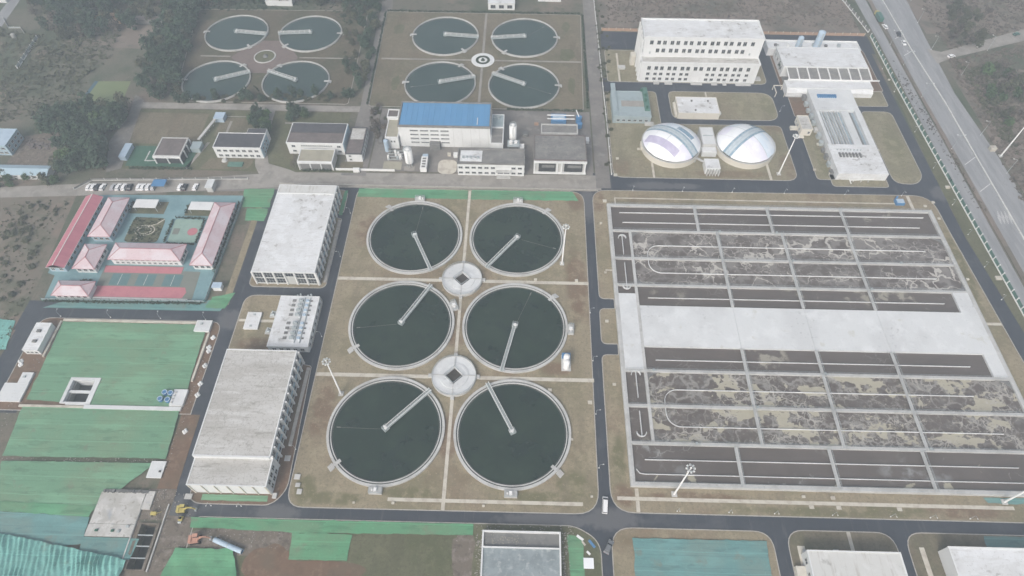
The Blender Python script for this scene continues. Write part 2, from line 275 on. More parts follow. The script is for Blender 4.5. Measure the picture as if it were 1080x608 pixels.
m_slabd = mat('dirty_slab', (.50,.49,.47), [dict(c=(.38,.37,.34), s=.2, lo=.45, hi=.6, f=.7), dict(c=(.62,.61,.59), s=.4, lo=.5, hi=.64, f=.7), dict(c=(.25,.23,.2), s=.8, lo=.56, hi=.68, f=.7), dict(c=(.3,.34,.4), s=.3, lo=.62, hi=.7, f=.5)], rough=.9)
m_clw = mat('clarifier_water', (.009,.023,.013), [dict(c=(.021,.04,.023), s=.05, lo=.42, hi=.66, f=.8), dict(c=(.006,.017,.013), s=.12, lo=.5, hi=.66, f=.7), dict(c=(.04,.058,.04), s=.3, lo=.6, hi=.72, f=.35, w=1), dict(c=(.03,.045,.035), s=2.5, lo=.58, hi=.7, f=.3)], rough=.12, spec=.5, bump=.05, bscale=.9)
m_oldw = mat('hazed_old_water', (.036,.062,.056), [dict(c=(.047,.075,.066), s=.06, lo=.42, hi=.66, f=.8)], rough=.15, spec=.5, bump=.04, bscale=.9)  # distant haze is put into this bluish grey water colour
m_chan = mat('channel_water', (.05,.06,.05), rough=.2, spec=.5)
SL = (.12,.102,.092)
m_sl_plain = mat('sludge_plain', SL, [dict(c=sh(SL,.84), s=.05, lo=.42, hi=.62, f=.8, st=(.4,1.5,1)), dict(c=sh(SL,1.25), s=.5, lo=.52, hi=.68, f=.4, st=(.3,1.4,1)), dict(c=(.36,.34,.28), s=.16, lo=.52, hi=.64, f=.8, w=.8, mask=(.035,.58,.63)), dict(t='v', c=(.3,.29,.27), s=.3, lo=.04, hi=0, f=.6, w=1, mask=(.04,.55,.62))], rough=.45, spec=.3, bump=.1, bscale=2)
m_sl_edge = mat('sludge_patchy', SL, [dict(c=sh(SL,.84), s=.05, lo=.42, hi=.62, f=.8), dict(c=(.30,.31,.31), s=.14, lo=.5, hi=.66, f=.8, w=.8, mask=(.035,.52,.62)), dict(c=(.40,.375,.29), s=.045, lo=.585, hi=.61, f=.9, w=.6), dict(t='v', c=(.36,.36,.34), s=.2, lo=0, hi=.03, f=.5, w=.9, ws=1.7, fw=(.06,.54,.68,.07))], rough=.5, spec=.3, bump=.1, bscale=2)
m_sl_vein = mat('sludge_veined_foam', SL, [dict(c=sh(SL,.84), s=.15, lo=.45, hi=.62, f=.7), dict(c=(.19,.18,.17), s=.3, lo=.52, hi=.66, f=.5, st=(.4,1.3,1), w=.6), dict(t='v', c=(.25,.235,.22), s=.12, lo=-.12, hi=.06, f=.7, w=1.1, ws=1.7, fw=(.07,.42,.62,.15)), dict(t='v', c=(.50,.48,.44), s=.12, lo=-.006, hi=.02, f=.9, w=1.1, ws=1.7, o=-13.7, fw=(.07,.44,.68,.085)), dict(t='v', c=(.42,.40,.37), s=.27, lo=0, hi=.03, f=.7, w=.9, ws=2, fw=(.1,.46,.66,.09)), dict(c=(.40,.38,.34), s=.5, lo=.6, hi=.68, f=.5, st=(.5,1.4,1), mask=(.07,.52,.6))], rough=.6, spec=.25, bump=.15, bscale=1.5)
m_sl_scum = mat('sludge_beige_scum', SL, [dict(c=sh(SL,.84), s=.15, lo=.45, hi=.62, f=.7), dict(c=(.19,.185,.175), s=.35, lo=.5, hi=.66, f=.5), dict(t='v', c=(.29,.28,.26), s=.16, lo=-.05, hi=.05, f=.75, w=1.0, ws=1.8, fw=(.07,.38,.62,.09)), dict(t='v', c=(.40,.375,.295), s=.16, lo=-.01, hi=.06, f=.95, w=1.0, ws=1.8, o=-13.7, fw=(.095,.49,.74,.5)), dict(c=(.45,.43,.35), s=.6, lo=.54, hi=.68, f=.3), dict(t='v', c=(.44,.42,.38), s=.16, lo=.0, hi=.02, f=.7, w=1.0, ws=1.8, o=-41.1, fw=(.09,.44,.66,.06)), dict(t='v', c=(.38,.37,.34), s=.36, lo=0, hi=.03, f=.6, w=.9, ws=2, fw=(.09,.48,.66,.08)), dict(c=SL, s=.7, lo=.6, hi=.68, f=.55, st=(.5,1.3,1))], rough=.6, spec=.25, bump=.15, bscale=1.5)
m_glass = mat('dark_glass', (.035,.042,.05), rough=.15, spec=.5)
m_frame = mat('window_frame', (.5,.51,.5), rough=.6)
m_dark = mat('dark_recess', (.04,.042,.045), [dict(c=(.06,.06,.06), s=1, f=.6)], rough=.9)  # near-black paints in the shade of openings and deep pit floors
m_pit = mat('brown_dark_water', (.05,.042,.036), [dict(c=(.07,.06,.05), s=1, f=.6)], rough=.6)
m_steel = mat('galvanised_steel', (.42,.46,.47), [dict(c=(.33,.37,.38), s=.8, lo=.45, hi=.65, f=.5)], rough=.5, metal=.15)
m_deck = mat('bridge_deck', (.34,.38,.38), [dict(c=(.25,.28,.28), s=1.2, lo=.45, hi=.65, f=.6)], rough=.7)
m_wpaint = mat('white_paint', (.78,.78,.77), [dict(c=(.66,.66,.65), s=.8, lo=.5, hi=.7, f=.5)], rough=.5)
m_bluep = mat('blue_paint', (.085,.225,.42), [dict(c=(.065,.17,.33), s=.6, lo=.5, hi=.7, f=.5)], rough=.5)
m_lblue = mat('pale_blue_steel', (.42,.52,.62), [dict(c=(.33,.43,.53), s=.4, lo=.45, hi=.65, f=.6)], rough=.55)
m_tealst = mat('teal_grey_steel', (.32,.385,.405), [dict(c=(.25,.31,.33), s=.25, lo=.45, hi=.65, f=.6), dict(c=(.34,.42,.44), s=.8, lo=.52, hi=.7, f=.4)], rough=.7)
m_greenp = mat('dark_green_paint', (.045,.13,.09), rough=.6)
m_greenf = mat('fence_green', (.10,.20,.165), [dict(c=(.07,.15,.12), s=.6, f=.5)], rough=.7)
m_yel = mat('yellow_paint', (.5,.42,.14), [dict(c=(.4,.31,.08), s=1.5, f=.5)], rough=.6)
m_orange = mat('faded_orange_paint', (.50,.27,.2), [dict(c=(.4,.2,.15), s=1.5, f=.5)], rough=.6)
m_rub = mat('black_rubber', (.02,.02,.02), rough=.8)
m_mem = mat('white_membrane', (.83,.85,.87), [dict(c=(.78,.80,.83), s=.12, lo=.45, hi=.65, f=.5)], rough=.35, spec=.4)
m_memp = mat('lilac_reflection_tint', (.46,.43,.57), [dict(c=(.58,.56,.68), s=.5, f=.5)], rough=.4, spec=.4)
m_memb = mat('blue_skylight', (.22,.34,.45), [dict(c=(.45,.55,.63), s=.7, lo=.5, hi=.62, f=.7, st=(1,1,1))], rough=.25, spec=.5)
m_memg = mat('grey_membrane', (.5,.56,.6), [dict(c=(.36,.44,.5), s=.6, lo=.48, hi=.6, f=.7)], rough=.35, spec=.4)
m_bark = mat('bark', (.07,.055,.045), rough=1)
def leaf(name, c): return mat(name, c, [dict(c=sh(c,.55), s=.35, lo=.42, hi=.62, f=.7), dict(c=sh(c,1.45), s=.8, lo=.54, hi=.72, f=.6)], rough=.8, spec=.15, rnd=.22)
m_leaf = leaf('evergreen_leaves', (.052,.085,.052)); m_leaf2 = leaf('bright_leaves', (.07,.115,.045)); m_leaf3 = leaf('olive_winter_leaves', (.095,.10,.06)); m_twig = leaf('bare_twigs', (.13,.11,.09))
m_hedge = leaf('hedge_leaves', (.04,.06,.035))
m_line = mat('road_line_paint', (.62,.62,.6), [dict(c=(.4,.4,.4), s=1, lo=.5, hi=.66, f=.6)], rough=.8)
m_brick = mat('red_block_paving', (.185,.145,.13), [dict(c=(.15,.115,.105), s=.3, lo=.45, hi=.65, f=.6), dict(c=(.25,.18,.16), s=1.2, lo=.5, hi=.7, f=.4)], rough=.95)
m_rust = mat('rust_wall', (.42,.28,.2), [dict(c=(.33,.22,.16), s=.4, f=.6)], rough=.9)
m_poolblue = mat('filter_water', (.30,.37,.42), [dict(c=(.22,.28,.33), s=.25, lo=.45, hi=.65, f=.7), dict(c=(.42,.48,.52), s=.6, lo=.52, hi=.7, f=.6)], rough=.3, spec=.4)
m_puddle = mat('wet_concrete', (.27,.31,.325), [dict(c=(.2,.235,.245), s=.25, lo=.44, hi=.62, f=.8, w=.8), dict(c=(.42,.45,.455), s=.45, lo=.52, hi=.66, f=.7, w=1.2), dict(c=(.15,.17,.17), s=1.2, lo=.58, hi=.72, f=.5)], rough=.5)

# ------------------------------------------------------------------ ground, roads, lawns
def ground_sheet(name, x0, x1, y0, y1, z, m, holes=()):
    xs = sorted({x0, x1, *[h[0] for h in holes], *[h[1] for h in holes]}); ys = sorted({y0, y1, *[h[2] for h in holes], *[h[3] for h in holes]})
    b = MB()
    for i in range(len(xs)-1):
        for j in range(len(ys)-1):
            cx, cy = (xs[i]+xs[i+1])/2, (ys[j]+ys[j+1])/2
            if any(h[0] < cx < h[1] and h[2] < cy < h[3] for h in holes): continue
            b.sheet(rect(xs[i], xs[i+1], ys[j], ys[j+1]), z)
    return tag(b.build(name, m), kind='structure')
TRENCH = (-120.6, -115.6, 43.6, 57.5); PIT = (-164.6, -156.4, 99.6, 108.4)
ground_sheet('ground', -1300, 1300, -500, 2200, 0, m_ground, [TRENCH, PIT])
def struct(name, poly, z, m, parent=None):
    return tag(MB().sheet(poly, z).build(name, m), kind='structure')
def slabst(name, poly, z0, z1, m): return tag(MB().prism(poly, z0, z1).build(name, m), kind='structure')
ZL = .14
def block(name, pts, r, m, kerb=True, z=ZL):
    po = fillet(pts, r)
    a = sum(po[i-1][0]*po[i][1]-po[i][0]*po[i-1][1] for i in range(len(po)))
    if a < 0: po = po[::-1]
    pi = inset(po, .28)
    o = tag(MB().prism(pi if kerb else po, 0, z).build(name, m), kind='structure')
    if kerb: MB().ring(po, pi, 0, z+.03).build('kerb', m_kerb, o)
    return o
# wide zones under everything
struct('field', [(-420,-60),(-197,-60),(-193,98),(-197,138),(-204,205),(-420,196)], .006, m_field)
struct('waste_ground', [(44.5,342),(196,344),(196,520),(44.5,520)], .006, m_dirtw)
struct('waste_ground', [(234,20),(600,20),(600,312),(234,312)], .006, m_dirtw)
struct('waste_ground', [(234,345),(600,360),(600,600),(234,600)], .007, m_dirtw)
struct('yard', [(-190,220.5),(-88,220.5),(-88,264.5),(-200,264.5)], .012, m_lawn4)
struct('yard', [(-72.5,222.6),(34.5,222.6),(34.5,268.5),(-72.5,268.5)], .012, m_asph2)
struct('lot', [(-200,205),(-112,208),(-112,214),(-200,211.5)], .015, m_asph2)
struct('plant_ground', rect(-119.8,-112.2,141,211), .010, m_lawn)
# asphalt roads (strips run under the raised lawn blocks)
for k, (poly, m) in enumerate([
    (rect(-86,-68,52,211.4), m_asph), (rect(-117,-104,62,209), m_asph), (rect(22,42,-120,216), m_asph), (rect(-113,330,57,68), m_asph),
    (rect(-198,-108,130,144), m_asph), ([(-197,95),(-180,95),(-180,142),(-197,142)], m_asph), (rect(34,199,208,224), m_asph),
    ([(184,60),(212,60),(200,140),(196,188),(196,342),(184,342)], m_asph), (rect(78,96,-120,62), m_asph), (rect(118,134,-120,62), m_asph),
    (rect(-114,-70,146.5,157), m_asph), (rect(-90,-70,186,200), m_asph), (rect(34,141,286,297), m_asph), (rect(64,82,258,292), m_asph), (rect(66,141,258,267), m_asph), (rect(125,146,218,340), m_asph),
    (rect(44,200,324,341), m_asph), (rect(140,196,216,286), m_asph),
    ([(-260,198.7),(-190,203.2),(-112,210.5),(37.5,212.6),(37.5,222.4),(-110,220.4),(-190,211.2),(-260,205)], m_croad),
    ([(-85,219),(-73.4,219),(-72.8,272),(-80.5,372),(-84,440),(-90,440),(-87,372),(-84,272)], m_asph2), (rect(35.2,42,214,500), m_asph2),
    (rect(-200,-84,265,269.6), m_croad), ([(-124,219),(-104,219),(-110,222),(-121,226),(-126,240),(-127.2,266),(-133,266),(-131,240),(-127,224)], m_croad),
    ([G(112,182),G(128,178),G(140,140),G(152,106),G(143,100),G(136,122),G(115,150)], m_asph2)]):
    struct('road', poly, .022+k*.004, m)
# raised blocks
CLP = [(-75.6,64),(28.4,64.2),(29.3,211.6),(-75.6,210.9)]
block('lawn', CLP, [6,8,7,5], m_lawn)
block('lawn', [(32.2,65),(198,65),(193.6,131),(190.4,190),(189.5,213.6),(33,212.8),(32.9,151),(38.9,151),(38.9,146.4),(32.7,146.4),(32.6,129.6),(38.9,129.6),(38.9,125),(32.4,125)], [8,2,1,1,9,7,2.5,.3,.3,2.5,2.5,.3,.3,2.5], m_lawn)
block('lawn', [(-104,60.4),(20,60.6),(28.3,56),(28.3,-100),(-104,-100)], [2,3,6,1,1], m_lawn4)
block('lawn', rect(31.6,83.8,-100,60.4), [1,1,6,7], m_lawn)
block('lawn', rect(88.2,123.2,-100,61), [1,1,6,6], m_lawn3)
block('lawn', rect(126.4,240,-100,61.2), [1,1,1,6], m_lawn3)
block('lawn', [(-111.6,153.2),(-79.4,153.2),(-79.4,191.6),(-82,192.4),(-82,194.4),(-79.4,195.2),(-79.4,209.6),(-111.6,209.6)], [3,3,1,.3,.3,1,4,2], m_lawn)
block('lawn', [(-111.4,123.4),(-79.2,123.4),(-79.2,149.2),(-111.4,149.2)], [1,2,4,5], m_lawn)
block('lawn', [(-108.4,64.4),(-80,64.4),(-76,70),(-77.6,117),(-108.8,123)], [5,5,3,1,1], m_soil)
GRP = fillet([(-189.4,96),(-117,96),(-117,136),(-189.6,136)], [0,0,5,5]); tag(MB().ring(GRP, inset(GRP,.28), 0, ZL+.03).build('kerb', m_kerb), kind='structure')
PH = (PIT[0]-1.2, PIT[1]+1.8, PIT[2]-.6, PIT[3]+1.1)
ground_sheet('soil', -189.1, -117.3, 96.3, 131.2, ZL, m_soil, [PH]); struct('soil', inset(GRP,.28)[:0] or [(-189.1,131.2),(-117.3,131.2),(-117.6,133.4),(-119.4,135.5),(-121.5,135.7),(-186,135.7),(-188.6,134.6),(-189.2,132)], ZL, m_soil)
block('lawn', [(43.6,221.4),(131,221.4),(131,260.6),(70.6,260.6),(70.6,286.6),(43.6,286.6)], [5,6,3,1,3,5], m_lawn2)
block('lawn', rect(76.8,131.6,264.4,287), [5,7,7,4], m_lawn2)
block('lawn', rect(45.4,131.4,294.2,323.2), [2,4,3,2], m_lawn2)
block('lawn', rect(139.8,148.8,222.6,265.6), [2,2,3,1], m_lawn2)
block('lawn', rect(139.8,149.6,268,284), [1,1,1,1], m_soil)
block('lawn', rect(146,172.4,218.2,227), [2,2,1,1], m_lawn2)
block('lawn', [(175.4,221),(186,220.6),(190.6,226),(190.6,273.4),(174.8,273.4)], [5,4,5,4,3], m_lawn2)
block('lawn', rect(173.4,191,277.4,290), [1,2,1,1], m_lawn2)
block('lawn', rect(138,192,290,330), [1,1,6,1], m_soil)
block('verge', [(196.4,66),(203.4,66),(203.2,342),(198.6,342),(196.2,218),(196.2,188),(199.9,140)], 0, m_lawn4, False, .09)
# lawn tints: tyre tracks and bare patches with shapes of their own
def patch(name, cx, cy, rx, ry, m, z=ZL+.012, seed=0, n=28):
    pts = []
    for i in range(n):
        a = 2*math.pi*i/n; k = 1+.35*noise.noise((math.cos(a)*1.3+seed*7.1, math.sin(a)*1.3, seed*3.3))+.12*noise.noise((math.cos(a)*4+seed, math.sin(a)*4, 9))
        pts.append((cx+rx*k*math.cos(a), cy+ry*k*math.sin(a)))
    return struct(name, pts, z, m)
for i, (cx, cy, rx, ry, m) in enumerate([(-86,53,20,4.5,m_rubble),(-76,46,8,7,m_soil),(-16,50,4,8,m_rubble),(-60,44,14,4,m_soil)]):
    patch('ground_patch', cx, cy, rx, ry, m, ZL+.010+.0007*i, i)
# pale footpaths on the lawns
def path(x0, x1, y0, y1, z=ZL+.03, m=m_path): return slabst('footpath', rect(x0,x1,y0,y1), .1, z, m)
path(-24.1,-22.9,167,210.6); path(-24.1,-22.9,122,151); path(-24,-22.8,64.3,105.5)
for y in (158.6, 113.6):
    path(-75.2,-31,y-.75,y+.75,ZL+.036); path(-16,29,y-.75,y+.75,ZL+.036)
path(-42,23,66.9,68.1,ZL+.036)
path(34.5,166,69.2,70.4,ZL+.036); path(40.6,41.8,65.4,69.1); path(40.6,41.8,70.5,73.2)
for x in (98,107,127): path(x,x+1.6,67.9,69.1)
path(43,172,207.6,208.2,ZL+.036); path(43,43.6,202.6,207.5); path(178,179.4,203.4,213)
for (x0,x1,y0,y1) in ((36.5,39.8,165.5,166.3),(184.4,192.6,142.4,143.6),(91,93.4,-20,56),(108,109.2,54.5,60.8),(130,131.6,20,56.5),(51.6,52.6,294.4,320),(62.4,63.4,221.6,232),(117.4,118.6,221.6,233),(96.4,97.2,264.6,286.8),(-83.4,-81.6,72,82.5),(-110.9,-107.6,136.2,137.3),(-102.2,-95.4,136,137.2)):
    path(x0,x1,y0,y1)
for (x0,x1,y0,y1) in ((-80.9,-79.6,156,190.5),(-79.2,-78.0,85,116)): path(x0,x1,y0,y1,ZL+.5,m_kerb)
# highway, its verge, side road and lines
struct('road', [(203.6,60),(210,60),(209.2,300),(209.6,560),(199.5,560),(203.4,342)], .11, m_hway)
slabst('verge', [(210.6,40),(214,40),(212.4,250),(211.6,300),(213,380),(210.6,380),(210,300),(210.6,200)], 0, .16, m_dirtw)
struct('road', [(212,20),(233.5,20),(232.2,240),(229.6,290),(232,340),(237,420),(250,620),(214,620),(211,380),(211.4,250)], .115, m_hway)
struct('road', [(230,316),(240,321.5),(292,341),(420,385),(420,394),(290,350),(236,327),(229,330)], .122, m_croad)
slabst('lane_divider', [(221.1,20),(221.6,20),(221.6,240),(221.8,282),(220.0,330),(219.8,420),(219.3,420),(219.5,330),(221.2,282),(221.1,240)], .1, .5, m_line)
for y in (221, 239, 343, 327):
    slabst('stop_line', [(213.6,y-4),(214,y-4.2),(221,y+1.2),(220.6,y+1.4)], .1, .124, m_line)
for i in range(16):
    x = 215.2+.45*i*.9; y = 200+(i%4)*1.2
    struct('lane_arrow', rect(x, x+.22, y-3, y+1), .124, m_line)

# ------------------------------------------------------------------ clarifiers
def railing(b, p, q, h=1.05, step=2.2, r=.035, mi=0):
    p, q = Vector(p), Vector(q); n = max(1, round((q-p).length/step)); up = Vector((0,0,h))
    for i in range(n+1):
        a = p.lerp(q, i/n); b.bar(a+Vector((0,0,.02)), a+up, r*1.6, r*1.6, mi)
    b.bar(p+up, q+up, r*2, r*2, mi); b.bar(p+up*.55, q+up*.55, r*1.5, r*1.5, mi)
def clarifier(cx, cy, Rr, end, label, group, water, skim, pads=(), rimw=.55, zt=.95, base=ZL):
    Rr += .45; rimw += .35; old = rimw < .6; lw, iw = (.2,.14) if old else (.42,.36); t = thing('clarifier', label, 'settling tank', (cx, cy, 0), group)
    n = 72
    MB().ring(circ(cx,cy,Rr,n), circ(cx,cy,Rr-rimw,n), 0, zt).build('outer_wall', m_conc, t)
    MB().ring(circ(cx,cy,Rr-rimw-.02,n), circ(cx,cy,Rr-rimw-lw,n), .05, zt-.35).build('launder_channel', m_chan, t)
    MB().ring(circ(cx,cy,Rr-rimw-lw-.02,n), circ(cx,cy,Rr-rimw-lw-.02-iw,n), .05, zt-.04).build('inner_wall', m_conc, t)
    MB().sheet(circ(cx,cy,Rr-rimw-lw-iw,n), zt-.6).build('water', water, t)
    rw = Rr-rimw-1.15
    MB().ring(circ(cx,cy,rw,n), circ(cx,cy,rw-.07,n), zt-.8, zt-.5).build('baffle_shadow_ring', m_concd, t)  # baffle coloured dark to draw the shadow line inside the wall
    ex, ey = G(*end, 1.5); a = math.atan2(ey-cy, ex-cx)
    d = Vector((math.cos(a), math.sin(a), 0)); s = Vector((-d.y, d.x, 0)); c = Vector((cx, cy, 0)); zd = zt+.35
    br = MB().bar(c+Vector((0,0,zd)), c+d*(Rr+.3)+Vector((0,0,zd)), 1.0, .22).build('bridge', m_deck, t)
    for k in (-1, 1):
        rb = MB(); railing(rb, c+s*k*.55+Vector((0,0,zd+.1)), c+d*(Rr+.2)+s*k*.55+Vector((0,0,zd+.1)), r=.06, step=3.2); rb.build('railing', m_wpaint, br)
        MB().bar(c+s*k*.52+Vector((0,0,zd-.3)), c+d*Rr+s*k*.52+Vector((0,0,zd-.3)), .12, .36).build('girder', m_steel, br)
    hub = MB().prism(circ(cx,cy,1.5,4,a+math.pi/4),zd-.4,zd+.12,bottom=True).cyl(cx,cy,0,zd-.4,.6,.6,14).build('centre_platform', m_deck, t)
    b = MB().cyl(cx,cy,zd+.12,zd+.85,.55,.5,12); b.bar(c+s*.5+Vector((0,0,zd+.5)), c+s*1.1+Vector((0,0,zd+.5)), .5, .5); b.build('drive_unit', m_wpaint, hub)
    rb = MB()
    pp = [c+Vector((1.45*math.cos(x), 1.42*math.sin(x), zd+.12)) for x in [a+math.pi/4+math.pi/2*k for k in range(4)]]
    for k in range(4):
        if k != 3: railing(rb, pp[k], pp[(k+1)%4], step=1)
    rb.build('railing', m_steel, hub)
    e = c+d*(Rr-rimw/2)
    eb = MB().bar(e-s*1.1+Vector((0,0,zt+.22)), e+s*1.1+Vector((0,0,zt+.22)), .8, .3); eb.build('end_carriage', m_steel, t)
    for k in (-1, 1):
        w = e+s*k*.85+Vector((0,0,zt+.17)); MB().tube(w-d*.12, w+d*.12, .17, n=10).build('wheel', m_rub, t)
    if skim is not None:
        sa = a+skim; v = Vector((math.cos(sa), math.sin(sa), 0))
        sk = MB(); sk.tube(c+v*2+Vector((0,0,zt-.5)), c+v*(Rr-3.4)+Vector((0,0,zt-.56)), .05, n=6); sk.bar(c+v*(Rr-4.6)+Vector((0,0,zt-.42)), c+v*(Rr-3.2)+Vector((0,0,zt-.42)), .3, .2); sk.build('scum_arm', m_concd, t)
    for (pa, kind) in pads:
        v = Vector((math.cos(pa), math.sin(pa), 0)); q = Vector((-v.y, v.x, 0)); o = c+v*(Rr+.05)
        if kind == 'big':
            pb = MB(); pb.bar(o+v*0+Vector((0,0,.62)), o+v*2.3+Vector((0,0,.62)), 4.4, 1.1); pd = pb.build('outlet_chamber', m_conc, t)
            qb = MB(); qb.bar(o+v*.5+Vector((0,0,1.6)), o+v*1.7+Vector((0,0,1.6)), 1.0, .9); qb.bar(o+v*1.1-q*1.4+Vector((0,0,1.4)), o+v*1.1-q*.9+Vector((0,0,1.4)), .5, .5)
            qb.build('valve_box', m_wpaint, pd)
            rb = MB(); railing(rb, o+v*.2+q*2.1+Vector((0,0,1.17)), o+v*2.2+q*2.1+Vector((0,0,1.17)), step=1, r=.05); railing(rb, o+v*.2-q*2.1+Vector((0,0,1.17)), o+v*2.2-q*2.1+Vector((0,0,1.17)), step=1, r=.05); railing(rb, o+v*2.2-q*2.1+Vector((0,0,1.17)), o+v*2.2+q*2.1+Vector((0,0,1.17)), step=1, r=.05); rb.build('railing', m_steel, pd)
        else:
            pb = MB()
            for k in range(2 if old else 4): pb.bar(o+v*(.25+.5*k)+Vector((0,0,.85-.22*k)), o+v*(.72+.5*k)+Vector((0,0,.85-.22*k)), 2.2, .22)
            pb.bar(o-v*2.6+Vector((0,0,zt+.14)), o+v*.2+Vector((0,0,zt+.14)), 1.2, .1); pb.build('access_steps', m_conc, t)
    return t
XL, XR = -45.9, -1.06
S_, N_, W_, E_ = -math.pi/2, math.pi/2, math.pi, 0
gl = 'six large clarifiers in the new lawn'
clarifier(XL,182.0,20.4,(456,289),'large dark clarifier, back left of the six, bridge pointing at the footpath crossing',gl,m_clw,2.6,[(N_,'big'),(2.25,'small')])
clarifier(XR,182.0,20.4,(515,280),'large dark clarifier, back right of the six beside the tall floodlight mast',gl,m_clw,1.9,[(N_,'big'),(.9,'small')])
clarifier(XL,136.6,20.4,(457,298),'large dark clarifier in the middle row, left of the upper round well',gl,m_clw,2.2,[(.42,'big'),(3.75,'small')])
clarifier(XR,136.6,20.4,(529,391),'large dark clarifier in the middle row beside the white cylinder tank',gl,m_clw,3.0,[(-.05,'big'),(.75,'small')])
clarifier(XL,92.1,20.4,(453,412),'large dark clarifier, front left of the six, nearest the long pale roofed hall',gl,m_clw,2.3,[(S_-.02,'big'),(3.85,'small')])
clarifier(XR,92.1,20.4,(514,405),'large dark clarifier, front right of the six, nearest the crossroads with the white van',gl,m_clw,None,[(S_,'big'),(-.72,'small')])
go = 'older clarifiers at the back of the plant'
clarifier(-165.7,332.6,17.4,(281,36),'old round clarifier, back left around the red paved plaza beside the wood',go,m_oldw,None,[(W_,'small'),(-.9,'small')],-.1)
clarifier(-123.1,333.2,17.4,(295,35),'old round clarifier, back right around the red paved plaza',go,m_oldw,None,[(0,'small'),(-2.3,'small')],-.1)
clarifier(-164.3,287.8,17.4,(262,76),'old round clarifier, front left around the red paved plaza',go,m_oldw,None,[(W_,'small'),(.9,'small')],-.1)
clarifier(-121.8,288.8,17.4,(283,75),'old round clarifier, front right around the red paved plaza beside the service road',go,m_oldw,None,[(0,'small'),(2.3,'small')],-.1)
clarifier(-45.3,333.4,18.6,(504,39),'old round clarifier, back left around the small white ringed garden',go,m_oldw,None,[(W_,'small'),(-.9,'small')],-.05)
clarifier(.25,333.2,18.6,(520,40),'old round clarifier, back right around the small white ringed garden',go,m_oldw,-2.5,[(0,'small'),(-2.2,'small')],-.05)
clarifier(-44.4,289.4,18.6,(499,81),'old round clarifier behind the blue roofed hall',go,m_oldw,-3.2,[(W_,'small'),(1,'small')],-.05)
clarifier(.4,289,18.6,(521,78),'old round clarifier, front right of its four with bridge pointing left',go,m_oldw,-3.1,[(0,'small'),(2.3,'small')],-.05)
# round distribution wells
def well(cx, cy, label):
    t = thing('distribution_well', label, 'well', (cx, cy, 0), 'round wells between the clarifiers')
    MB().ring(circ(cx,cy,8.1,48), circ(cx,cy,5.4,48), 0, 1.25).build('ring_walkway', m_slab, t)
    MB().ring(circ(cx,cy,8.35,48), circ(cx,cy,8.12,48), 0, 1.48).build('rim', m_conc, t)
    sq = circ(cx, cy, 3.6, 4)
    p8 = circ(cx, cy, 5.38, 48); q8 = []
    for (x, y) in p8:
        a = math.atan2(y-cy, x-cx); k = 3.6/(abs(math.cos(a))+abs(math.sin(a))); q8.append((cx+k*math.cos(a), cy+k*math.sin(a)))
    MB().ring(p8, q8, 0, 1.5).build('deck', m_slab, t); MB().ring(circ(cx,cy,4.9,8,R(22.5)), circ(cx,cy,4.6,8,R(22.5)), 1.4, 1.56).build('octagon_kerb', m_slab, t)
    MB().sheet([(cx+(x-cx)*.995, cy+(y-cy)*.995) for x, y in sq], .2).build('dark_water', m_pit, t)
    rb = MB()
    for i in range(4): railing(rb, (*sq[i], 1.56), (*sq[(i+1)%4], 1.56), r=.05)
    rb.build('railing', m_steel, t)
    for k in range(4):
        a = math.pi/2*k; v = Vector((math.cos(a), math.sin(a), 0)); c = Vector((cx, cy, 0))
        MB().bar(c+v*3.6+Vector((0,0,1.62)), c+v*8.2+Vector((0,0,1.62)), .3, .1).build('gate_beam', m_conc, t)
        MB().bar(c+v*8.36+Vector((0,0,.7)), c+v*9.6+Vector((0,0,.7)), 1.3, 1.0).build('inlet_step', m_conc, t)
    rb = MB(); pc = circ(cx, cy, 8.22, 24)
    for i in range(24): railing(rb, (*pc[i], 1.48), (*pc[(i+1)%24], 1.48), r=.04)
    rb.build('outer_railing', m_steel, t)
well(-23.5, 158.8, 'round pale well with diamond opening between the four back clarifiers')
well(-23.4, 113.7, 'round pale well with diamond opening between the four front clarifiers')

# ------------------------------------------------------------------ aeration tank
T = thing('aeration_tank', 'huge rectangular aeration tank with foamy brown lanes and pale central slab', 'treatment tank', (112,138,0))
ZT, ZW = 1.7, .9
X0, X1 = 40.0, 184.6; Y0, Y1 = 73.6, 202.9
def wall(x0,x1,y0,y1,z1=ZT,name='wall',m=m_conc,z0=0): return B(x0,x1,y0,y1,z0,z1).build(name, m, T)
def water(x0,x1,y0,y1,m): return MB().sheet(rect(x0,x1,y0,y1), ZW).build('water', m, T)
wall(X0-.8,X0+.8,Y0,Y1,ZT); wall(X1-.8,X1+.8,Y0,Y1,ZT); wall(X0+.8,X1-.8,Y1-1.4,Y1,ZT); wall(X0+.8,X1-.8,Y0,Y0+1.4,ZT)
wy = [187.0, 171.6, 157.5, 117.6, 103.2, 88.9]
L2 = 48.3                                     # left column wall
for i, y in enumerate(wy): wall(X0+.81, X1-.81, y-.55, y+.55, ZT-.02)
for (y0, y1) in ((157.5,187),(88.9,117.6)): pass
wall(L2-.55, L2+.55, 89.5, 186.4, ZT+.02)
slab_x = [L2+.56, 86.2, 114.6, 143.4, X1-.81]
for i in range(4): B(slab_x[i]+.03, slab_x[i+1]-.03, 128.1, 147.1, 0, ZT+.06+.01*(i%2)).build('roof_slab', m_slab, T)
B(X0+.81, L2-.56, 118.2, 153.0, 0, ZT+.03).build('roof_slab', m_slab, T)
wall(177.5, X1-.81, 147.11, 157, ZT-.05, m=m_slab); wall(178.5, X1-.81, 118.16, 128.08, ZT-.05, m=m_slab)
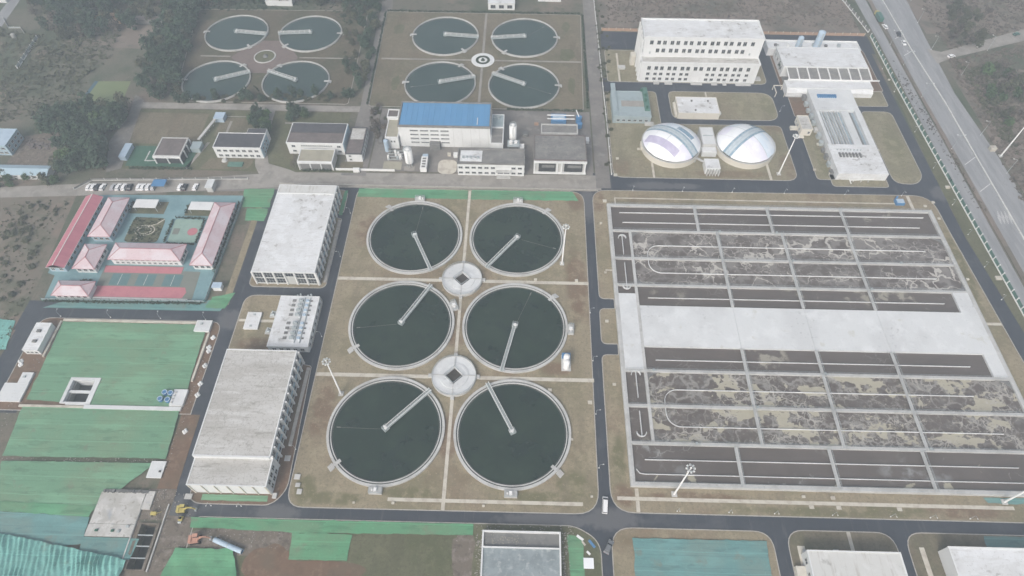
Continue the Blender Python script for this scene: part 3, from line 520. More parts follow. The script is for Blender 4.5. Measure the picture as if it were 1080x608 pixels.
# crosswalks
def crosswalk(x, y0, y1, z=ZT+.1, w=1.15):
    o = B(x-w/2, x+w/2, y0, y1, z-.25, z, bottom=True).build('walkway', m_conc, T)
    rb = MB()
    for k in (-1, 1): railing(rb, (x+k*w*.46, y0+.2, z), (x+k*w*.46, y1-.2, z), step=2.4, r=.03)
    rb.build('railing', m_steel, o)
for xx in (86.2, 114.6, 143.4): crosswalk(xx, 147.3, 187.2); crosswalk(xx, 88.4, 127.9)
for xx in (78.4, 111.0, 144.0): crosswalk(xx, 187.4, 202.6, ZT+.12)
for xx in (76.8, 109.0, 141.2): crosswalk(xx, 73.8, 88.2, ZT+.12)
rb = MB()
for y in wy+[Y0+.7, Y1-.7]:
    for k in (-1, 1): railing(rb, (X0+1, y+k*.5, ZT), (X1-1, y+k*.5, ZT), step=3, r=.022)
for x in (X0, X1): railing(rb, (x, Y0+.3, ZT), (x, Y1-.3, ZT), step=3, r=.022)
tag(rb.build('wall_railing', m_steel, T), kind='stuff')
# water lanes
water(X0+.81, X1-.81, 187.6, 201.4, m_sl_plain); water(L2+.56, X1-.81, 172.2, 186.4, m_sl_vein); water(L2+.56, X1-.81, 158.1, 171.0, m_sl_vein); water(L2+.56, 177.4, 147.12, 156.9, m_sl_plain)
water(L2+.56, 178.4, 118.2, 128.05, m_sl_plain); water(L2+.56, X1-.81, 103.8, 117.0, m_sl_scum); water(L2+.56, X1-.81, 89.5, 102.6, m_sl_scum); water(X0+.81, X1-.81, 75.1, 88.3, m_sl_edge)
for (y0, y1) in ((172.2,186.4),(153.02,171.0),(103.8,118.18),(89.5,102.6)): water(X0+.81, L2-.56, y0, y1, m_sl_plain)
# thin baffles
def baffle(pts, w=.17, h=.75):
    b = MB()
    for p, q in zip(pts, pts[1:]): b.bar((*p, ZW+h/2-.2), (*q, ZW+h/2-.2), w, h)
    return b.build('baffle_wall', m_path if False else m_slab, T)
def arcp(cx, cy, r, a0, a1, n=10): return [(cx+r*math.cos(a0+(a1-a0)*i/n), cy+r*math.sin(a0+(a1-a0)*i/n)) for i in range(n+1)]
baffle([(44.5,197.9),(180.5,198.5)]); baffle([(45.5,192.1),(176.8,192.4)])
baffle(arcp(60,173.8,5.2,math.pi,math.pi/2)+[(174.5,179.0)]); baffle([(54.8,173.5),(54.8,172.1)]); baffle(arcp(60,169.4,5.2,math.pi,1.5*math.pi)+[(174,164.2)]); baffle([(54.8,171.0),(54.8,169.6)])
baffle([(52.8,151.3),(172.6,151.6)]); baffle([(52.8,122.4),(171.6,122.6)])
baffle(arcp(59.2,105.0,5.0,math.pi,math.pi/2)+[(168,110.2)]); baffle([(54.2,104.8),(54.2,103.7)]); baffle(arcp(59.2,100.4,5.0,math.pi,1.5*math.pi)+[(172.8,95.6)]); baffle([(54.2,102.6),(54.2,100.6)])
baffle([(44.8,83.0),(172.7,83.3)]); baffle([(41.6,79.6),(42.6,78.2),(44.5,77.9),(183.6,78.0)])
for (y0, y1, s) in ((174,184.4,1),(155.6,169,-1),(106.4,117.4,1),(91.4,101,-1)):
    xc = 44.6; ye = y1 if s > 0 else y0
    baffle([(xc, y0), (xc, y1)], .22, 1.2)
    baffle(arcp(xc, ye-s*1.6, 1.7, 0 if s > 0 else math.pi, math.pi if s > 0 else 2*math.pi, 8), .2, 1.2)
for (y0, y1) in ((173.4, 175.2), (169.4, 170.6)): pass
# rounded corner fillets in the racetrack lanes
def cornerfill(cx, cy, sx, sy, r=5.0):
    pts = [(cx, cy)]+[(cx+sx*r*(1-math.cos(a)), cy+sy*r*(1-math.sin(a))) for a in [math.pi/2*i/6 for i in range(7)]]
    a = sum(pts[i-1][0]*pts[i][1]-pts[i][0]*pts[i-1][1] for i in range(len(pts)))
    MB().prism(pts if a > 0 else pts[::-1], .2, ZW+.35).build('corner_fillet', m_concd, T)
for cy, sy in ((186.44,-1),(158.06,1),(117.04,-1),(89.46,1)): cornerfill(L2+.56, cy, 1, sy)
for cy, sy in ((186.44,-1),(158.06,1),(117.04,-1),(89.46,1)): cornerfill(X1-.82, cy, -1, sy)
for x, y in ((86.2,187),(114.6,171.6),(143.4,157.5),(50,117.6),(86,103.2),(114,117.6),(143,88.9),(111,187),(62,88.9),(160,171.6)):
    b = B(x+.9,x+1.7,y-.35,y+.35,ZT,ZT+.9); b.cyl(x+2.4,y,ZT,ZT+.5,.22,.22,8); b.build('actuator', m_steel, T)

# ------------------------------------------------------------------ buildings
def window_mesh(w, h, mull=1, trans=0, m=None, depth=.14, fm=None):
    b = MB(); t = .1; x0, x1 = -w/2, w/2
    for (a, c, d, e) in ((x0, x1, 0, t), (x0, x1, h-t, h), (x0, x0+t, t, h-t), (x1-t, x1, t, h-t)): b.box(a, c, -depth, 0, d, e, 0, True)
    for k in range(mull):
        x = x0+w*(k+1)/(mull+1); b.box(x-t*.4, x+t*.4, -depth*.8, 0, t, h-t, 0, True)
    for k in range(trans):
        z = h*(k+1)/(trans+1); b.box(x0+t, x1-t, -depth*.7, 0, z-t*.4, z+t*.4, 0, True)
    b.add([(x0+t,-.04,t),(x1-t,-.04,t),(x1-t,-.04,h-t),(x0+t,-.04,h-t)], [(0,1,2,3)], 1)
    b.box(x0-.08, x1+.08, -depth-.1, 0, -.1, 0, 0, True)
    me = bpy.data.meshes.new('window'); me.from_pydata(b.v, [], b.f); me.materials.append(fm or m_frame); me.materials.append(m or m_glass); me.polygons.foreach_set('material_index', b.m)
    return me
WINS = {}
def wm(w, h, mull=1, trans=0, **k):
    key = (w, h, mull, trans, str(k))
    if key not in WINS: WINS[key] = window_mesh(w, h, mull, trans, **k)
    return WINS[key]
ROT = {'S': 0, 'E': math.pi/2, 'N': math.pi, 'W': -math.pi/2}
def windows(parent, side, fixed, at, zs, mesh, name='window'):
    for z in zs:
        for a in at:
            loc = (a, fixed, z) if side in 'SN' else (fixed, a, z)
            place(name, mesh, parent, loc, ROT[side])
def spread(a, b, n): return [a+(b-a)*(i+.5)/n for i in range(n)]
def building(name, label, cat, x0, x1, y0, y1, h, wm_, rm, par=.5, pw=.3, z0=0, group=None, drop=.35, pm=None):
    t = thing(name, label, cat, ((x0+x1)/2, (y0+y1)/2, z0), group)
    body = MB(); body.prism(rect(x0,x1,y0,y1), z0, h-.02); body.build('wall', wm_, t)
    MB().box(x0+pw, x1-pw, y0+pw, y1-pw, h-.02, h+.05).build('roof', rm, t)
    if par > 0: MB().ring(rect(x0-.12,x1+.12,y0-.12,y1+.12), rect(x0+pw,x1-pw,y0+pw,y1-pw), h-.3, h+par).build('parapet', pm or wm_, t)
    return t
# B1: white-roofed hall behind
t = building('hall', 'large white roofed hall with dark glazed bays beside the back left clarifier', 'industrial hall', -108,-82.4,155,204,8.2, m_white, m_roofw, .18, .25)
B(-107.7,-82.7,198.9,203.7,8.26,8.34).build('rear_roof', m_roofs, t); B(-107.6,-82.8,198.5,198.85,8.26,8.7).build('roof_kerb', m_white, t)
bay = (25.6)/6
for i in range(6):
    xc = -108+bay*(i+.5)
    if i == 3: windows(t,'S',154.98,[xc],[5.4],wm(3.4,2.3,2)); B(xc-1.7,xc+1.7,154.86,154.99,0.2,4.9).build('door', m_frame, t)
    else: windows(t,'S',154.98,[xc],[1.0,4.6],wm(3.5,3.1,2,1))
for i in range(7):
    xc = -108+bay*i; B(xc-.28,xc+.28,154.55,155,0,8.3).build('pilaster', m_wpaint, t)
for i in range(14):
    yc = 155+49*i/13; B(-82.4,-81.75,yc-.3,yc+.3,0,7.9).build('pilaster', m_wpaint, t)
windows(t,'E',-82.36,spread(155,204,13),[.8,4.4],wm(2.7,3.0,1,1)); B(-82.4,-81.9,155,204,3.85,4.2,bottom=True).build('string_course', m_bluewall, t)
windows(t,'W',-108.02,spread(155,204,13),[4.4],wm(2.7,3.0,1,1))
# B2: long hall
t = building('hall', 'long stained pale roofed hall with row of east windows beside the front clarifiers', 'industrial hall', -107,-81.2,77.6,118.2,9.0, m_white, m_roofb, .2, .25)
lo = building('annex', 'lower stained roof annex with white south wall at the front end of the long hall', 'annex', -106.6,-80.6,68.2,77.5,7.6, m_white, m_roofb, .2, .25)
B(-106.8,-81.4,77.2,77.56,7.7,9.25).build('step_wall', m_white, t)
for i in range(13):
    yc = 77.9+40*i/12; B(-81.2,-80.4,yc-.3,yc+.3,0,8.7).build('pilaster', m_wpaint, t)
windows(t,'E',-81.16,spread(77.9,117.9,12),[1.2,5.0],wm(2.3,2.9,1,1)); B(-81.2,-80.6,77.7,118.1,4.3,4.7,bottom=True).build('string_course', m_bluewall, t)
windows(t,'W',-107.02,spread(78,118,12),[5.0],wm(2.3,2.9,1,1))
for i in range(7): xc = -106.2+25.2*i/6; B(xc-.16,xc+.16,67.9,68.2,0,7.5).build('pilaster', m_cream, lo)
windows(lo,'E',-80.56,[70.4,72.8,75.2],[1.2,4.6],wm(1.6,2.2,1)); windows(lo,'W',-106.62,[71,75],[4.6],wm(1.6,2.2,1))
for (x, y, w, d, h) in ((-108.2,66.6,2.2,1.6,.6),(-79.6,67.5,1.2,1.6,.9),(-78.4,80.6,1.8,1.8,.35),(-73.6,74.2,1.8,1.6,.5),(-72.8,71.4,1.4,1.2,.5),(-71.8,69.2,1.4,1.6,.5)):
    tag(MB().box(x-w/2,x+w/2,y-d/2,y+d/2,0,h).box(x-w/2-.1,x+w/2+.1,y-d/2-.1,y+d/2+.1,h,h+.1).build('manhole_box', m_conc), 'small pale concrete chamber box at the foot of the long hall', 'chamber', 'chamber boxes around the long hall')
# equipment building
t = building('equipment_house', 'low white slab roof with rows of ventilators between the two large halls', 'equipment building', -95,-79.6,122.9,146.2,4.0, m_white, m_roofw, .12, .2)
for k in range(8):
    y = 126+k*2.25+(1.6 if k > 3 else 0)
    b = B(-87.2,-85.4,y,y+1.3,4.05,4.9); b.cyl(-86.3,y+.65,4.9,5.3,.45,.3,10); b.build('ventilator', m_steel, t)
    B(-89.8,-88.4,y+.1,y+1.2,4.05,4.3).build('hatch', m_concd, t); B(-84.4,-83.2,y+.2,y+1.1,4.05,4.6).build('fan_box', m_lblue, t)
    B(-82.6,-81.8,y+.3,y+.9,4.05,4.35).build('vent_cap', m_concd, t)
for x in (-85.1,-83.0): B(x,x+.25,124.5,145.4,4.06,4.5).build('duct', m_steel, t)
for i in range(7):
    x = -90+1.4*i; MB().cyl(x,146.8,0,3.2+.8*(i%3),.35,.35,10).build('pipe_riser', m_steel, t)
windows(t,'S',122.88,spread(-94,-80.6,5),[1.2],wm(1.6,1.6,1)); windows(t,'E',-79.56,spread(123.5,145.5,7),[1.2],wm(1.6,1.6,1))
for j, y in enumerate((139.4, 131.6)):
    q = thing('pump_skid', ('upper' if j == 0 else 'lower')+' small pump skid on the lawn left of the ventilator building', 'pump', (-97.6,y,ZL), 'pump skids'); b = B(-98.8,-96.4,y-1.2,y+1.2,ZL,ZL+.5); b.build('base', m_conc, q)
    b = MB(); b.tube((-98.3,y-.5,1.3),(-96.7,y-.5,1.3),.5,n=12); b.cyl(-97.6,y+.6,.6,2.1,.4,.35,10); b.tube((-97.6,y+.6,1.9),(-95.2,y+.6,1.9),.15,n=8); b.build('pump_body', m_steel, q)
t = building('flat_cover', 'flat white slab chamber on the lawn left of the ventilator building', 'chamber', -107.6,-102.2,132.4,140,1.0, m_white, m_roofw, .05, .15, ZL)
B(-105.4,-104.6,133.2,134,1.05,1.25).build('hatch', m_steel, t); B(-105.2,-104.4,138.6,139.3,1.05,1.25).build('hatch', m_steel, t)
# blue-roofed hall
t = thing('blue_roof_hall', 'tall white hall with bright blue sheet roof in the old plant', 'industrial hall', (-37,249,0))
B(-59.2,-15.2,240.2,258,0,12.4).build('wall', m_white, t); MB().ring(rect(-59.4,-15,240,258.2), rect(-58.8,-15.6,240.6,257.6), 11.9, 13.0).build('parapet', m_roofg, t)
rf = B(-58.78,-15.62,240.62,257.58,12.35,12.42).build('roof_deck', m_roofblue, t)
for i in range(16):
    x = -58.7+43*i/16; b = B(x,x+2.66,240.7,257.5,12.42,12.5); b.box(x+2.58,x+2.66,240.7,257.5,12.5,12.58); b.build('roof_panel', m_roofblue, rf)
B(-21.6,-21.3,242,247,12.6,12.75).build('roof_rail', m_wpaint, rf)
w1 = wm(4.0,.75,3)
for z in (9.6,7.2,4.8,2.4):
    for k, x in enumerate((-51.8,-46.9,-42.0,-37.1)):
        if z == 2.4 and k == 2: continue
        place('window', w1, t, (x,240.18,z))
B(-44.6,-39.6,237.6,240.2,0,3.6).build('porch', m_concd, t)
for i in range(5): B(-33+4.2*i,-32.9+4.2*i,240.1,240.2,0,12).build('wall_joint', m_frame, t)
windows(t,'E',-15.18,spread(241,257,5),[8.5,4.5],wm(2,1.2,1))
q = building('annex', 'small grey roofed annex at the back left corner of the blue hall', 'annex', -66.6,-61.2,252.2,258,7.5, m_white, m_roofm, .5, .35); windows(q,'S',252.18,[-64],[3.4],wm(2,1.2,1))
q = building('annex', 'tan roofed annex on the left side of the blue hall', 'annex', -65.8,-59.6,238.4,251.6,6.8, m_white, m_rooftan, .4, .3); windows(q,'S',238.38,[-63,-61.6],[4.0],wm(.9,1,0)); windows(q,'W',-65.82,[241,245,249],[3.6],wm(1.6,1.2,1))
q = thing('standpipe', 'pale blue upright cylinder at the left corner of the tan roofed annex', 'tank', (-65.4,236.6,0)); MB().cyl(-65.4,236.6,0,6.6,1.1,1.1,20).build('shell', m_lblue, q, False); MB().cyl(-65.4,236.6,6.6,7.1,1.1,.25,20).build('cap', m_lblue, q); MB().tube((-64.2,236.6,.2),(-64.2,236.6,6.4),.1).build('pipe', m_steel, q)
def silo(name, label, x, y, r, h, leg, m, cone=True):
    t = thing(name, label, 'silo', (x,y,0))
    for k in range(4):
        a = math.pi/4+math.pi/2*k; MB().tube((x+r*.85*math.cos(a),y+r*.85*math.sin(a),0),(x+r*.85*math.cos(a),y+r*.85*math.sin(a),leg+.4),.16).build('leg', m_steel, t)
    MB().cyl(x,y,leg*.35,leg,.35,r,20,cap=False).build('hopper', m, t)
    MB().cyl(x,y,leg,leg+h,r,r,24).build('shell', m, t, True); MB().cyl(x,y,leg+h,leg+h+.7,r,.5,24).build('top_cone', m, t)
    rb = MB(); c = circ(x,y,r*.92,10)
    for i in range(10): railing(rb,(*c[i],leg+h+.05),(*c[(i+1)%10],leg+h+.05),.9,2,.05)
    rb.build('top_railing', m_steel, t)
    lb = MB()
    for s in (-.25,.25): lb.bar((x+s,y-r-.15,.3),(x+s,y-r-.15,leg+h),.07,.07)
    for i in range(int((leg+h)/.6)): lb.bar((x-.25,y-r-.15,.5+.6*i),(x+.25,y-r-.15,.5+.6*i),.05,.05)
    lb.build('ladder', m_steel, t); return t
silo('silo', 'tall white silo in front of the blue roofed hall', -53.2,226.8,1.9,7.4,2.4,m_wpaint)
silo('silo', 'tall white silo behind the two storey office right of the blue hall', -4.4,243.6,1.75,8.2,3.2,m_wpaint)
q = thing('dosing_frame', 'steel dosing frame with small tanks below the white silo by the office', 'equipment', (-3.4,238.4,0))
for (x,y) in ((-6.6,236.2),(-1.4,236.2),(-6.6,240.4),(-1.4,240.4)): B(x-.12,x+.12,y-.12,y+.12,0,4.6).build('post', m_steel, q)
B(-6.9,-1.1,235.9,240.7,4.6,4.85,bottom=True).build('platform', m_steel, q); MB().cyl(-5.2,238,4.85,6.4,.9,.9,14).build('tank', m_wpaint, q); MB().cyl(-2.8,238.4,4.85,6.1,.8,.8,14).build('tank', m_wpaint, q); B(-1.0,1.2,237,240,0,3.2).build('cabinet', m_wpaint, q)
q = thing('tank_truck', 'white box truck parked right of the front silo by the blue hall', 'truck', (-46.1,226.4,0))
B(-47.6,-44.6,221.4,229.6,.9,3.3,bottom=True).build('cargo_box', m_wpaint, q); B(-47.4,-44.8,229.8,232.0,.6,2.7,bottom=True).build('cab', m_lblue, q); B(-47.2,-45,232.0,232.06,1.6,2.4).build('windscreen', m_glass, q)
for y in (223,225,231):
    for x in (-47.3,-44.9): MB().tube((x-.15,y,.5),(x+.15,y,.5),.5,n=12).build('wheel', m_rub, q)
for i in range(4): B(-46.9,-45.3,222.2+1.8*i,223+1.8*i,3.3,3.6).build('roof_unit', m_concd, q)
q = thing('pump_yard', 'cluster of pipes and small tanks left of the front silo', 'equipment', (-61,232.5,0))
for i in range(9):
    x, y = -64+random.random()*7, 230+random.random()*6; MB().cyl(x,y,0,1.2+random.random()*2.2,.35+.4*random.random(),None,10).build('small_tank', random.choice([m_steel,m_concd,m_wpaint]), q)
for i in range(4): MB().tube((-64.5,229.6+i*1.6,1+.3*i),(-57,229.8+i*1.6,1+.3*i),.16).build('pipe', m_steel, q)
slabst('pavement', rect(-66,-57.2,223.6,229), .02, .13, m_rooftan); slabst('pavement', rect(-55.8,-50.8,223.2,226), .02, .12, m_croad)
slabst('sand_pad', fillet(rect(-39.8,-30.8,221.4,231),3.5), .02, .15, m_path)
q = building('annex', 'low green-grey roofed annex at the back right of the blue hall', 'annex', -14.9,-9.0,246.9,256.4,7, m_white, m_tealst, .35, .3); MB().tube((-14,253,8.2),(-10.5,255,7.6),.25).build('roof_duct', m_steel, q); MB().cyl(-11.6,254,7,8.2,.6,.6,12).build('roof_fan', m_steel, q)
q = building('annex', 'low grey roofed annex at the front right of the blue hall', 'annex', -14.9,-9.0,235.2,246.6,7, m_white, m_roofg, .45, .3); windows(q,'S',235.18,[-13.2,-10.8],[3.4],wm(1.6,1,1))
# office
t = building('office', 'two storey white office with dark flat roof in front of the blue hall', 'office building', -29.8,1.4,220.9,231,7.3, m_white, m_roofg, .6, .4, pm=m_roofg)
B(-28.6,-18.4,222.4,229.6,7.3,7.6).build('sunken_roof', m_roofw, t)
for i in range(5): B(-27.6+1.7*i,-26.6+1.7*i,224+.3*(i%2),225.2,7.6,8.3).build('roof_unit', m_steel, t)
xs = [-28.3,-25.2,-22.2,-19.2,-16.2,-13.2]; windows(t,'S',220.88,xs,[1.2,4.4],wm(2.0,1.2,1)); windows(t,'S',220.88,[-3.6,-.6],[1.2,4.4],wm(2.0,1.2,1)); windows(t,'S',220.88,[-9.8,-6.8],[1.4],wm(2.6,2,2)); B(-11.5,-5,218.8,220.8,0,.5).build('entrance_step', m_conc, t); B(-11.7,-4.8,219,220.88,3.7,3.95,bottom=True).build('entrance_canopy', m_conc, t)
windows(t,'E',1.42,[223,226,229],[1.2,4.4],wm(1.6,1.2,1))
# pump house right of it
t = building('pump_house', 'grey flat roofed pump house with two wide white framed openings', 'pump house', 6,30.4,223.6,240.8,8, m_conc, m_roofg, .4, .3, pm=m_roofm)
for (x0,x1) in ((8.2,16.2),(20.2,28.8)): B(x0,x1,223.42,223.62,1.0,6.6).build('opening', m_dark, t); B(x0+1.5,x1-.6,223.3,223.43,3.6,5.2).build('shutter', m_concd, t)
for x in (6.2,16.9,19.0,29.9): B(x-.35,x+.35,222.9,223.6,0,7.6).build('column', m_white, t)
B(5.8,30.6,222.8,223.59,6.7,7.7,bottom=True).build('beam', m_white, t); B(5.8,30.6,222.8,223.58,0,.8).build('sill_wall', m_white, t)
q = building('pump_house', 'small grey roofed block behind the grey pump house', 'pump house', 9.4,27,243.6,250.2,6.6, m_conc, m_roofg, .6, .35)
q = thing('blue_machine', 'blue machinery skid with white pipes behind the pump house', 'machinery', (18.3,261.6,0)); B(14.6,22.2,258.8,264.4,0,2.0).build('tank_body', m_bluep, q); B(15.4,21.4,259.6,263.6,2.0,2.3).build('tank_lid', m_lblue, q)
for y in (260.2,263): MB().tube((12.6,y,2.2),(26.4,y,2.2),.28).build('pipe', m_wpaint, q)
q = thing('blue_tank', 'upright blue tank with white pipe at the corner behind the pump house', 'tank', (28.6,259.5,0)); MB().cyl(28.6,260.6,0,3.4,1.5,1.5,20).build('shell', m_bluep, q); MB().cyl(28.9,256.6,0,2.6,1.3,1.3,18).build('shell', m_bluep, q); MB().tube((28.6,260.6,3.4),(27.2,264.6,4.4),.25).build('pipe', m_wpaint, q)
# lab building
t = thing('main_block', 'tallest white block with three rows of square windows on a stepped front', 'building', (92.5,306,0))
B(62,124,294.8,317.3,0,11.6).build('lower_wall', m_white, t); B(62.1,123.9,300.4,317.4,11.6,22.8).build('upper_wall', m_white, t)
MB().box(62.5,123.5,300.8,317,22.78,22.86).build('roof', m_roofw, t); MB().ring(rect(61.9,124.1,300.2,317.6), rect(62.5,123.5,300.8,317), 22.3,23.4).build('parapet', m_white, t)
B(62.4,123.6,295.2,300.3,11.6,11.68).build('terrace', m_roofb, t); MB().ring(rect(61.8,124.2,294.6,300.39), rect(62.4,123.6,295.2,300.37), 11.2,12.2).build('terrace_parapet', m_white, t)
sq = wm(1.9,2.3,1,0)
gx = [66.3]+[v for k in range(7) for v in (70.1+k*6.9, 73.1+k*6.9)]+[118.6]
windows(t,'S',300.38,gx,[19.0],sq); windows(t,'S',300.38,gx[1:-1],[14.4],sq); windows(t,'S',294.78,gx,[7.6],sq)
for k, x in enumerate(gx):
    if k in (7,8,): continue
    for z in (4.4,1.4): place('window', wm(1.8,1.6,1), t, (x,294.78,z))
for x in (66.3,118.6): B(x-.4,x+.4,300.1,300.4,13.6,14.6).build('wall_unit', m_steel, t)
for i in range(6): yc = 296+4*i; B(61.2,62,yc-.3,yc+.3,0,11 if i == 0 else 22).build('pilaster', m_white, t)
windows(t,'W',61.98,[300,304,308,312,316],[2,6,15,19],wm(1.6,1.8,1)); windows(t,'E',124.02,[302,307,312],[2,6,15,19],wm(1.6,1.8,1))
for x0, x1 in ((70,73),(76,80),(90,96),(101,104),(107,109),(114,122)): B(x0,x1,292.6,294.78,0,.6).build('entrance_ramp', m_conc, t)
B(58.6,61.1,309,313,0,6).build('stair_tower', m_cream, t); B(124.1,128,297,300,0,1).build('loading_dock', m_conc, t)
tag(B(52,55.6,305,307.2,ZL,1.2).box(51.8,55.8,304.8,307.4,1.2,1.35).build('manhole_box', m_conc), 'small white chamber box on the lawn left of the tallest white block', 'chamber')
for i, (x, y, w, d, h, m, nm, lab) in enumerate([(-20,234.6,3,1.6,1.4,m_concd,'crate','dark grey crate between the blue hall and the office roof'),(-31.6,233.6,2.4,2,1.6,m_white,'crate','small white box beside the round sand pad'),(-35,234.2,1.6,1.4,1.1,m_path,'crate','small tan box above the round sand pad'),(-69.6,244,1.4,4,1.2,m_concd,'crate','long dark trough left of the tan roofed annex'),(-56.2,236.4,2.2,1.6,2.4,m_steel,'cabinet','steel cabinet behind the front silo'),(1.6,250,2.6,2.6,1.2,m_concd,'crate','square dark base in the yard behind the right silo'),(7.2,258,2,1.2,1,m_rust,'crate','rusty box left of the blue machinery skid'),(32.4,246,1.4,3,1.6,m_white,'cabinet','white cabinet right of the block behind the pump house')]):
    tag(MB().box(x-w/2,x+w/2,y-d/2,y+d/2,0,h).box(x-w/2-.08,x+w/2+.08,y-d/2-.08,y+d/2+.08,h,h+.1).build(nm, m), lab, nm)
q = thing('pipe_rack', 'low rack of grey pipes running behind the two storey office', 'pipe rack', (-18,233.4,0))
for k in range(3): MB().tube((-28,232.4+.5*k,1.4),(-8,232.4+.5*k,1.4),.17).build('pipe', m_steel if k != 1 else m_rust, q)
for x in (-27,-21,-15,-9): B(x-.1,x+.1,232.1,233.8,0,1.25).build('support', m_concd, q)
# teal-grey plant, white slab
t = building('teal_plant', 'teal grey steel roofed plant box by the white western fence', 'plant building', 45.8,64.8,260.4,280.6,4.2, m_tealst, m_tealst, .35, .3)
B(50.5,62.4,268.4,273,4.25,4.35).build('pale_bay', m_croad, t); B(45.9,48.2,260.6,286.4,4.3,5.0,bottom=True).build('duct', m_tealst, t); B(62,64.6,265,283,4.3,5.2,bottom=True).build('duct', m_greenf, t)
for (x,y) in ((62.8,272),(63.2,276),(63,266),(61.4,280)): MB().cyl(x,y,5.2,6.6,.6,.6,12).build('fan', m_greenp, t)
windows(t,'S',260.38,spread(47,64,6),[1.3],wm(1.6,1.4,1)); B(62,66.4,258.6,260.3,0,1.4).build('entrance_step', m_conc, t)
t = building('flat_cover', 'cream slab roofed chamber building on the long oval lawn', 'plant building', 79.2,100.2,263.2+1.6,277.8,3.6, m_cream, m_roofw, .12, .25, ZL)
for (x,y) in ((87,274.4),(95.4,274.4),(88,267)): B(x-.4,x+.4,y-.4,y+.4,3.65,4.3).build('vent', m_concd, t)
B(78,79.1,266,276,ZL,1.6).build('side_wall', m_cream, t); B(100.4,102,268,270,ZL,1.2).build('step', m_conc, t)
# domes
MEMS = [m_mem, m_mem, mat('blue_reflection_membrane', (.66,.75,.84), [dict(c=(.76,.82,.88), s=.2, lo=.42, hi=.62)], rough=.3, spec=.45), m_mem, mat('lilac_reflection_membrane', (.74,.73,.83), [dict(c=(.82,.82,.88), s=.2, lo=.42, hi=.62)], rough=.3, spec=.45)]  # blue and lilac tints paint reflections onto the white membrane
def dome(cx, cy, label, ang, lilac):
    t = thing('gas_dome', label, 'domed tank', (cx,cy,0), 'white domed tanks'); Rr, hw, rise = 14.2, 3.4, 6.6
    MB().ring(circ(cx,cy,Rr,64), circ(cx,cy,Rr-.45,64), 0, hw).build('wall', m_cream, t)
    MB().ring(circ(cx,cy,Rr+.25,64), circ(cx,cy,Rr-.3,64), hw, hw+.3).build('rim', m_conc, t)
    RS = (Rr*Rr+rise*rise)/(2*rise); ca, sa = math.cos(ang), math.sin(ang); rr = Rr-.35
    def P(u, v, dz=0):
        r2 = u*u+v*v; k = math.sqrt(max(0, RS*RS-r2))-(RS-rise); return (cx+u*ca-v*sa, cy+u*sa+v*ca, hw+.2+k+dz)
    def strip(v0, v1, name, m, dz=0, e=1.0, u0=None, u1=None, nv=6, nu=24):
        b = MB(); vs = []
        for j in range(nv+1):
            v = v0+(v1-v0)*j/nv; L = math.sqrt(max(.01, rr*rr-v*v))*e; a0, a1 = (-L, L) if u0 is None else (max(-L,min(L,u0)), max(-L,min(L,u1)))
            vs += [P(a0+(a1-a0)*i/nu, v, dz) for i in range(nu+1)]
        fs = [(j*(nu+1)+i, j*(nu+1)+i+1, (j+1)*(nu+1)+i+1, (j+1)*(nu+1)+i) for j in range(nv) for i in range(nu)]
        return b.add(vs, fs).build(name, m, t, True)
    for v0, v1 in ((-rr+.02,-8.2),(-8.2,-2.4),(2.4,8.2),(8.2,rr-.02)): [strip(v0, v1, 'membrane_panel', MEMS[int(abs(v0*7+k*3+cx))%5], u0=-rr+2*rr*k/4+.02, u1=-rr+2*rr*(k+1)/4-.02) for k in range(4) if k in (1,2) or abs(v0+v1)/2 < 8 or True]
    for v0, v1 in ((-2.4,-1.3),(-1.3,1.3),(1.3,2.4)): strip(v0, v1, 'skylight_strip', m_memb if v0 != -1.3 else m_memg, .06, .99, nv=2)
    for v in (-2.4,-1.3,0,1.3,2.4): 
        L = math.sqrt(rr*rr-v*v); b = MB()
        for i in range(20): b.bar(P(-L+2*L*i/20,v,.12), P(-L+2*L*(i+1)/20,v,.12), .16, .14)
        b.build('rib', m_steel, t)
    for u in (0,):
        for s in (-1, 1):
            b = MB()
            for i in range(10): b.bar(P(u,s*(2.4+(rr-2.6)*.9*i/10),.06), P(u,s*(2.4+(rr-2.6)*.9*(i+1)/10),.06), .14, .1)
            b.build('seam', m_steel, t)
    if lilac: strip(-9.6,-6.0,'lilac_reflection_panel',m_memp,.05,.97,-9.5,8.0); strip(3.2,6.4,'blue_reflection_panel',m_memb,.05,.9,-1,8)  # coloured patches painted in as reflections on the dome
    else: strip(3.0,5.4,'pale_reflection_panel',m_memb,.04,.9,6,10)
    b = MB()
    for i in range(18):
        a = 2*math.pi*i/18; b.bar((cx+(Rr-.1)*math.cos(a),cy+(Rr-.1)*math.sin(a),hw+.3),(cx+(Rr-.1)*math.cos(a),cy+(Rr-.1)*math.sin(a),hw+1.3),.08,.08)
    b.build('rim_posts', m_steel, t)
    MB().bar((cx-Rr*.99,cy-2,1.2),(cx-Rr*.99,cy+2,1.2),1.2,2.4).build('valve_chamber', m_cream, t)
dome(72.8,242.4,'left white domed tank with a lilac patch on its lower slope', R(-42), True)
dome(108.8,242.8,'right white domed tank with a clean blue diagonal skylight band', R(38), False)
t = building('pump_house', 'pale narrow pump house squeezed between the two white domes', 'pump house', 87.6,94.0,240.4,253,4.6, m_conc, m_slab, .2, .25); B(87.2,94.2,236.8,240.3,0,3).build('lower_annex', m_slab, t); B(88,93.6,237.2,240,3,3.4).build('annex_roof', m_roofw, t); B(88.4,93.4,246.5,246.9,4.65,5).build('roof_beam', m_steel, t)
t = building('valve_house', 'small white valve house with five front fins below the two domes', 'valve house', 87.0,93.6,224.8,231.2,3.8, m_white, m_roofw, .15, .2)
for i in range(5): B(87.6+1.35*i,88.1+1.35*i,223.4,224.8,0,3.4).build('fin', m_conc, t)
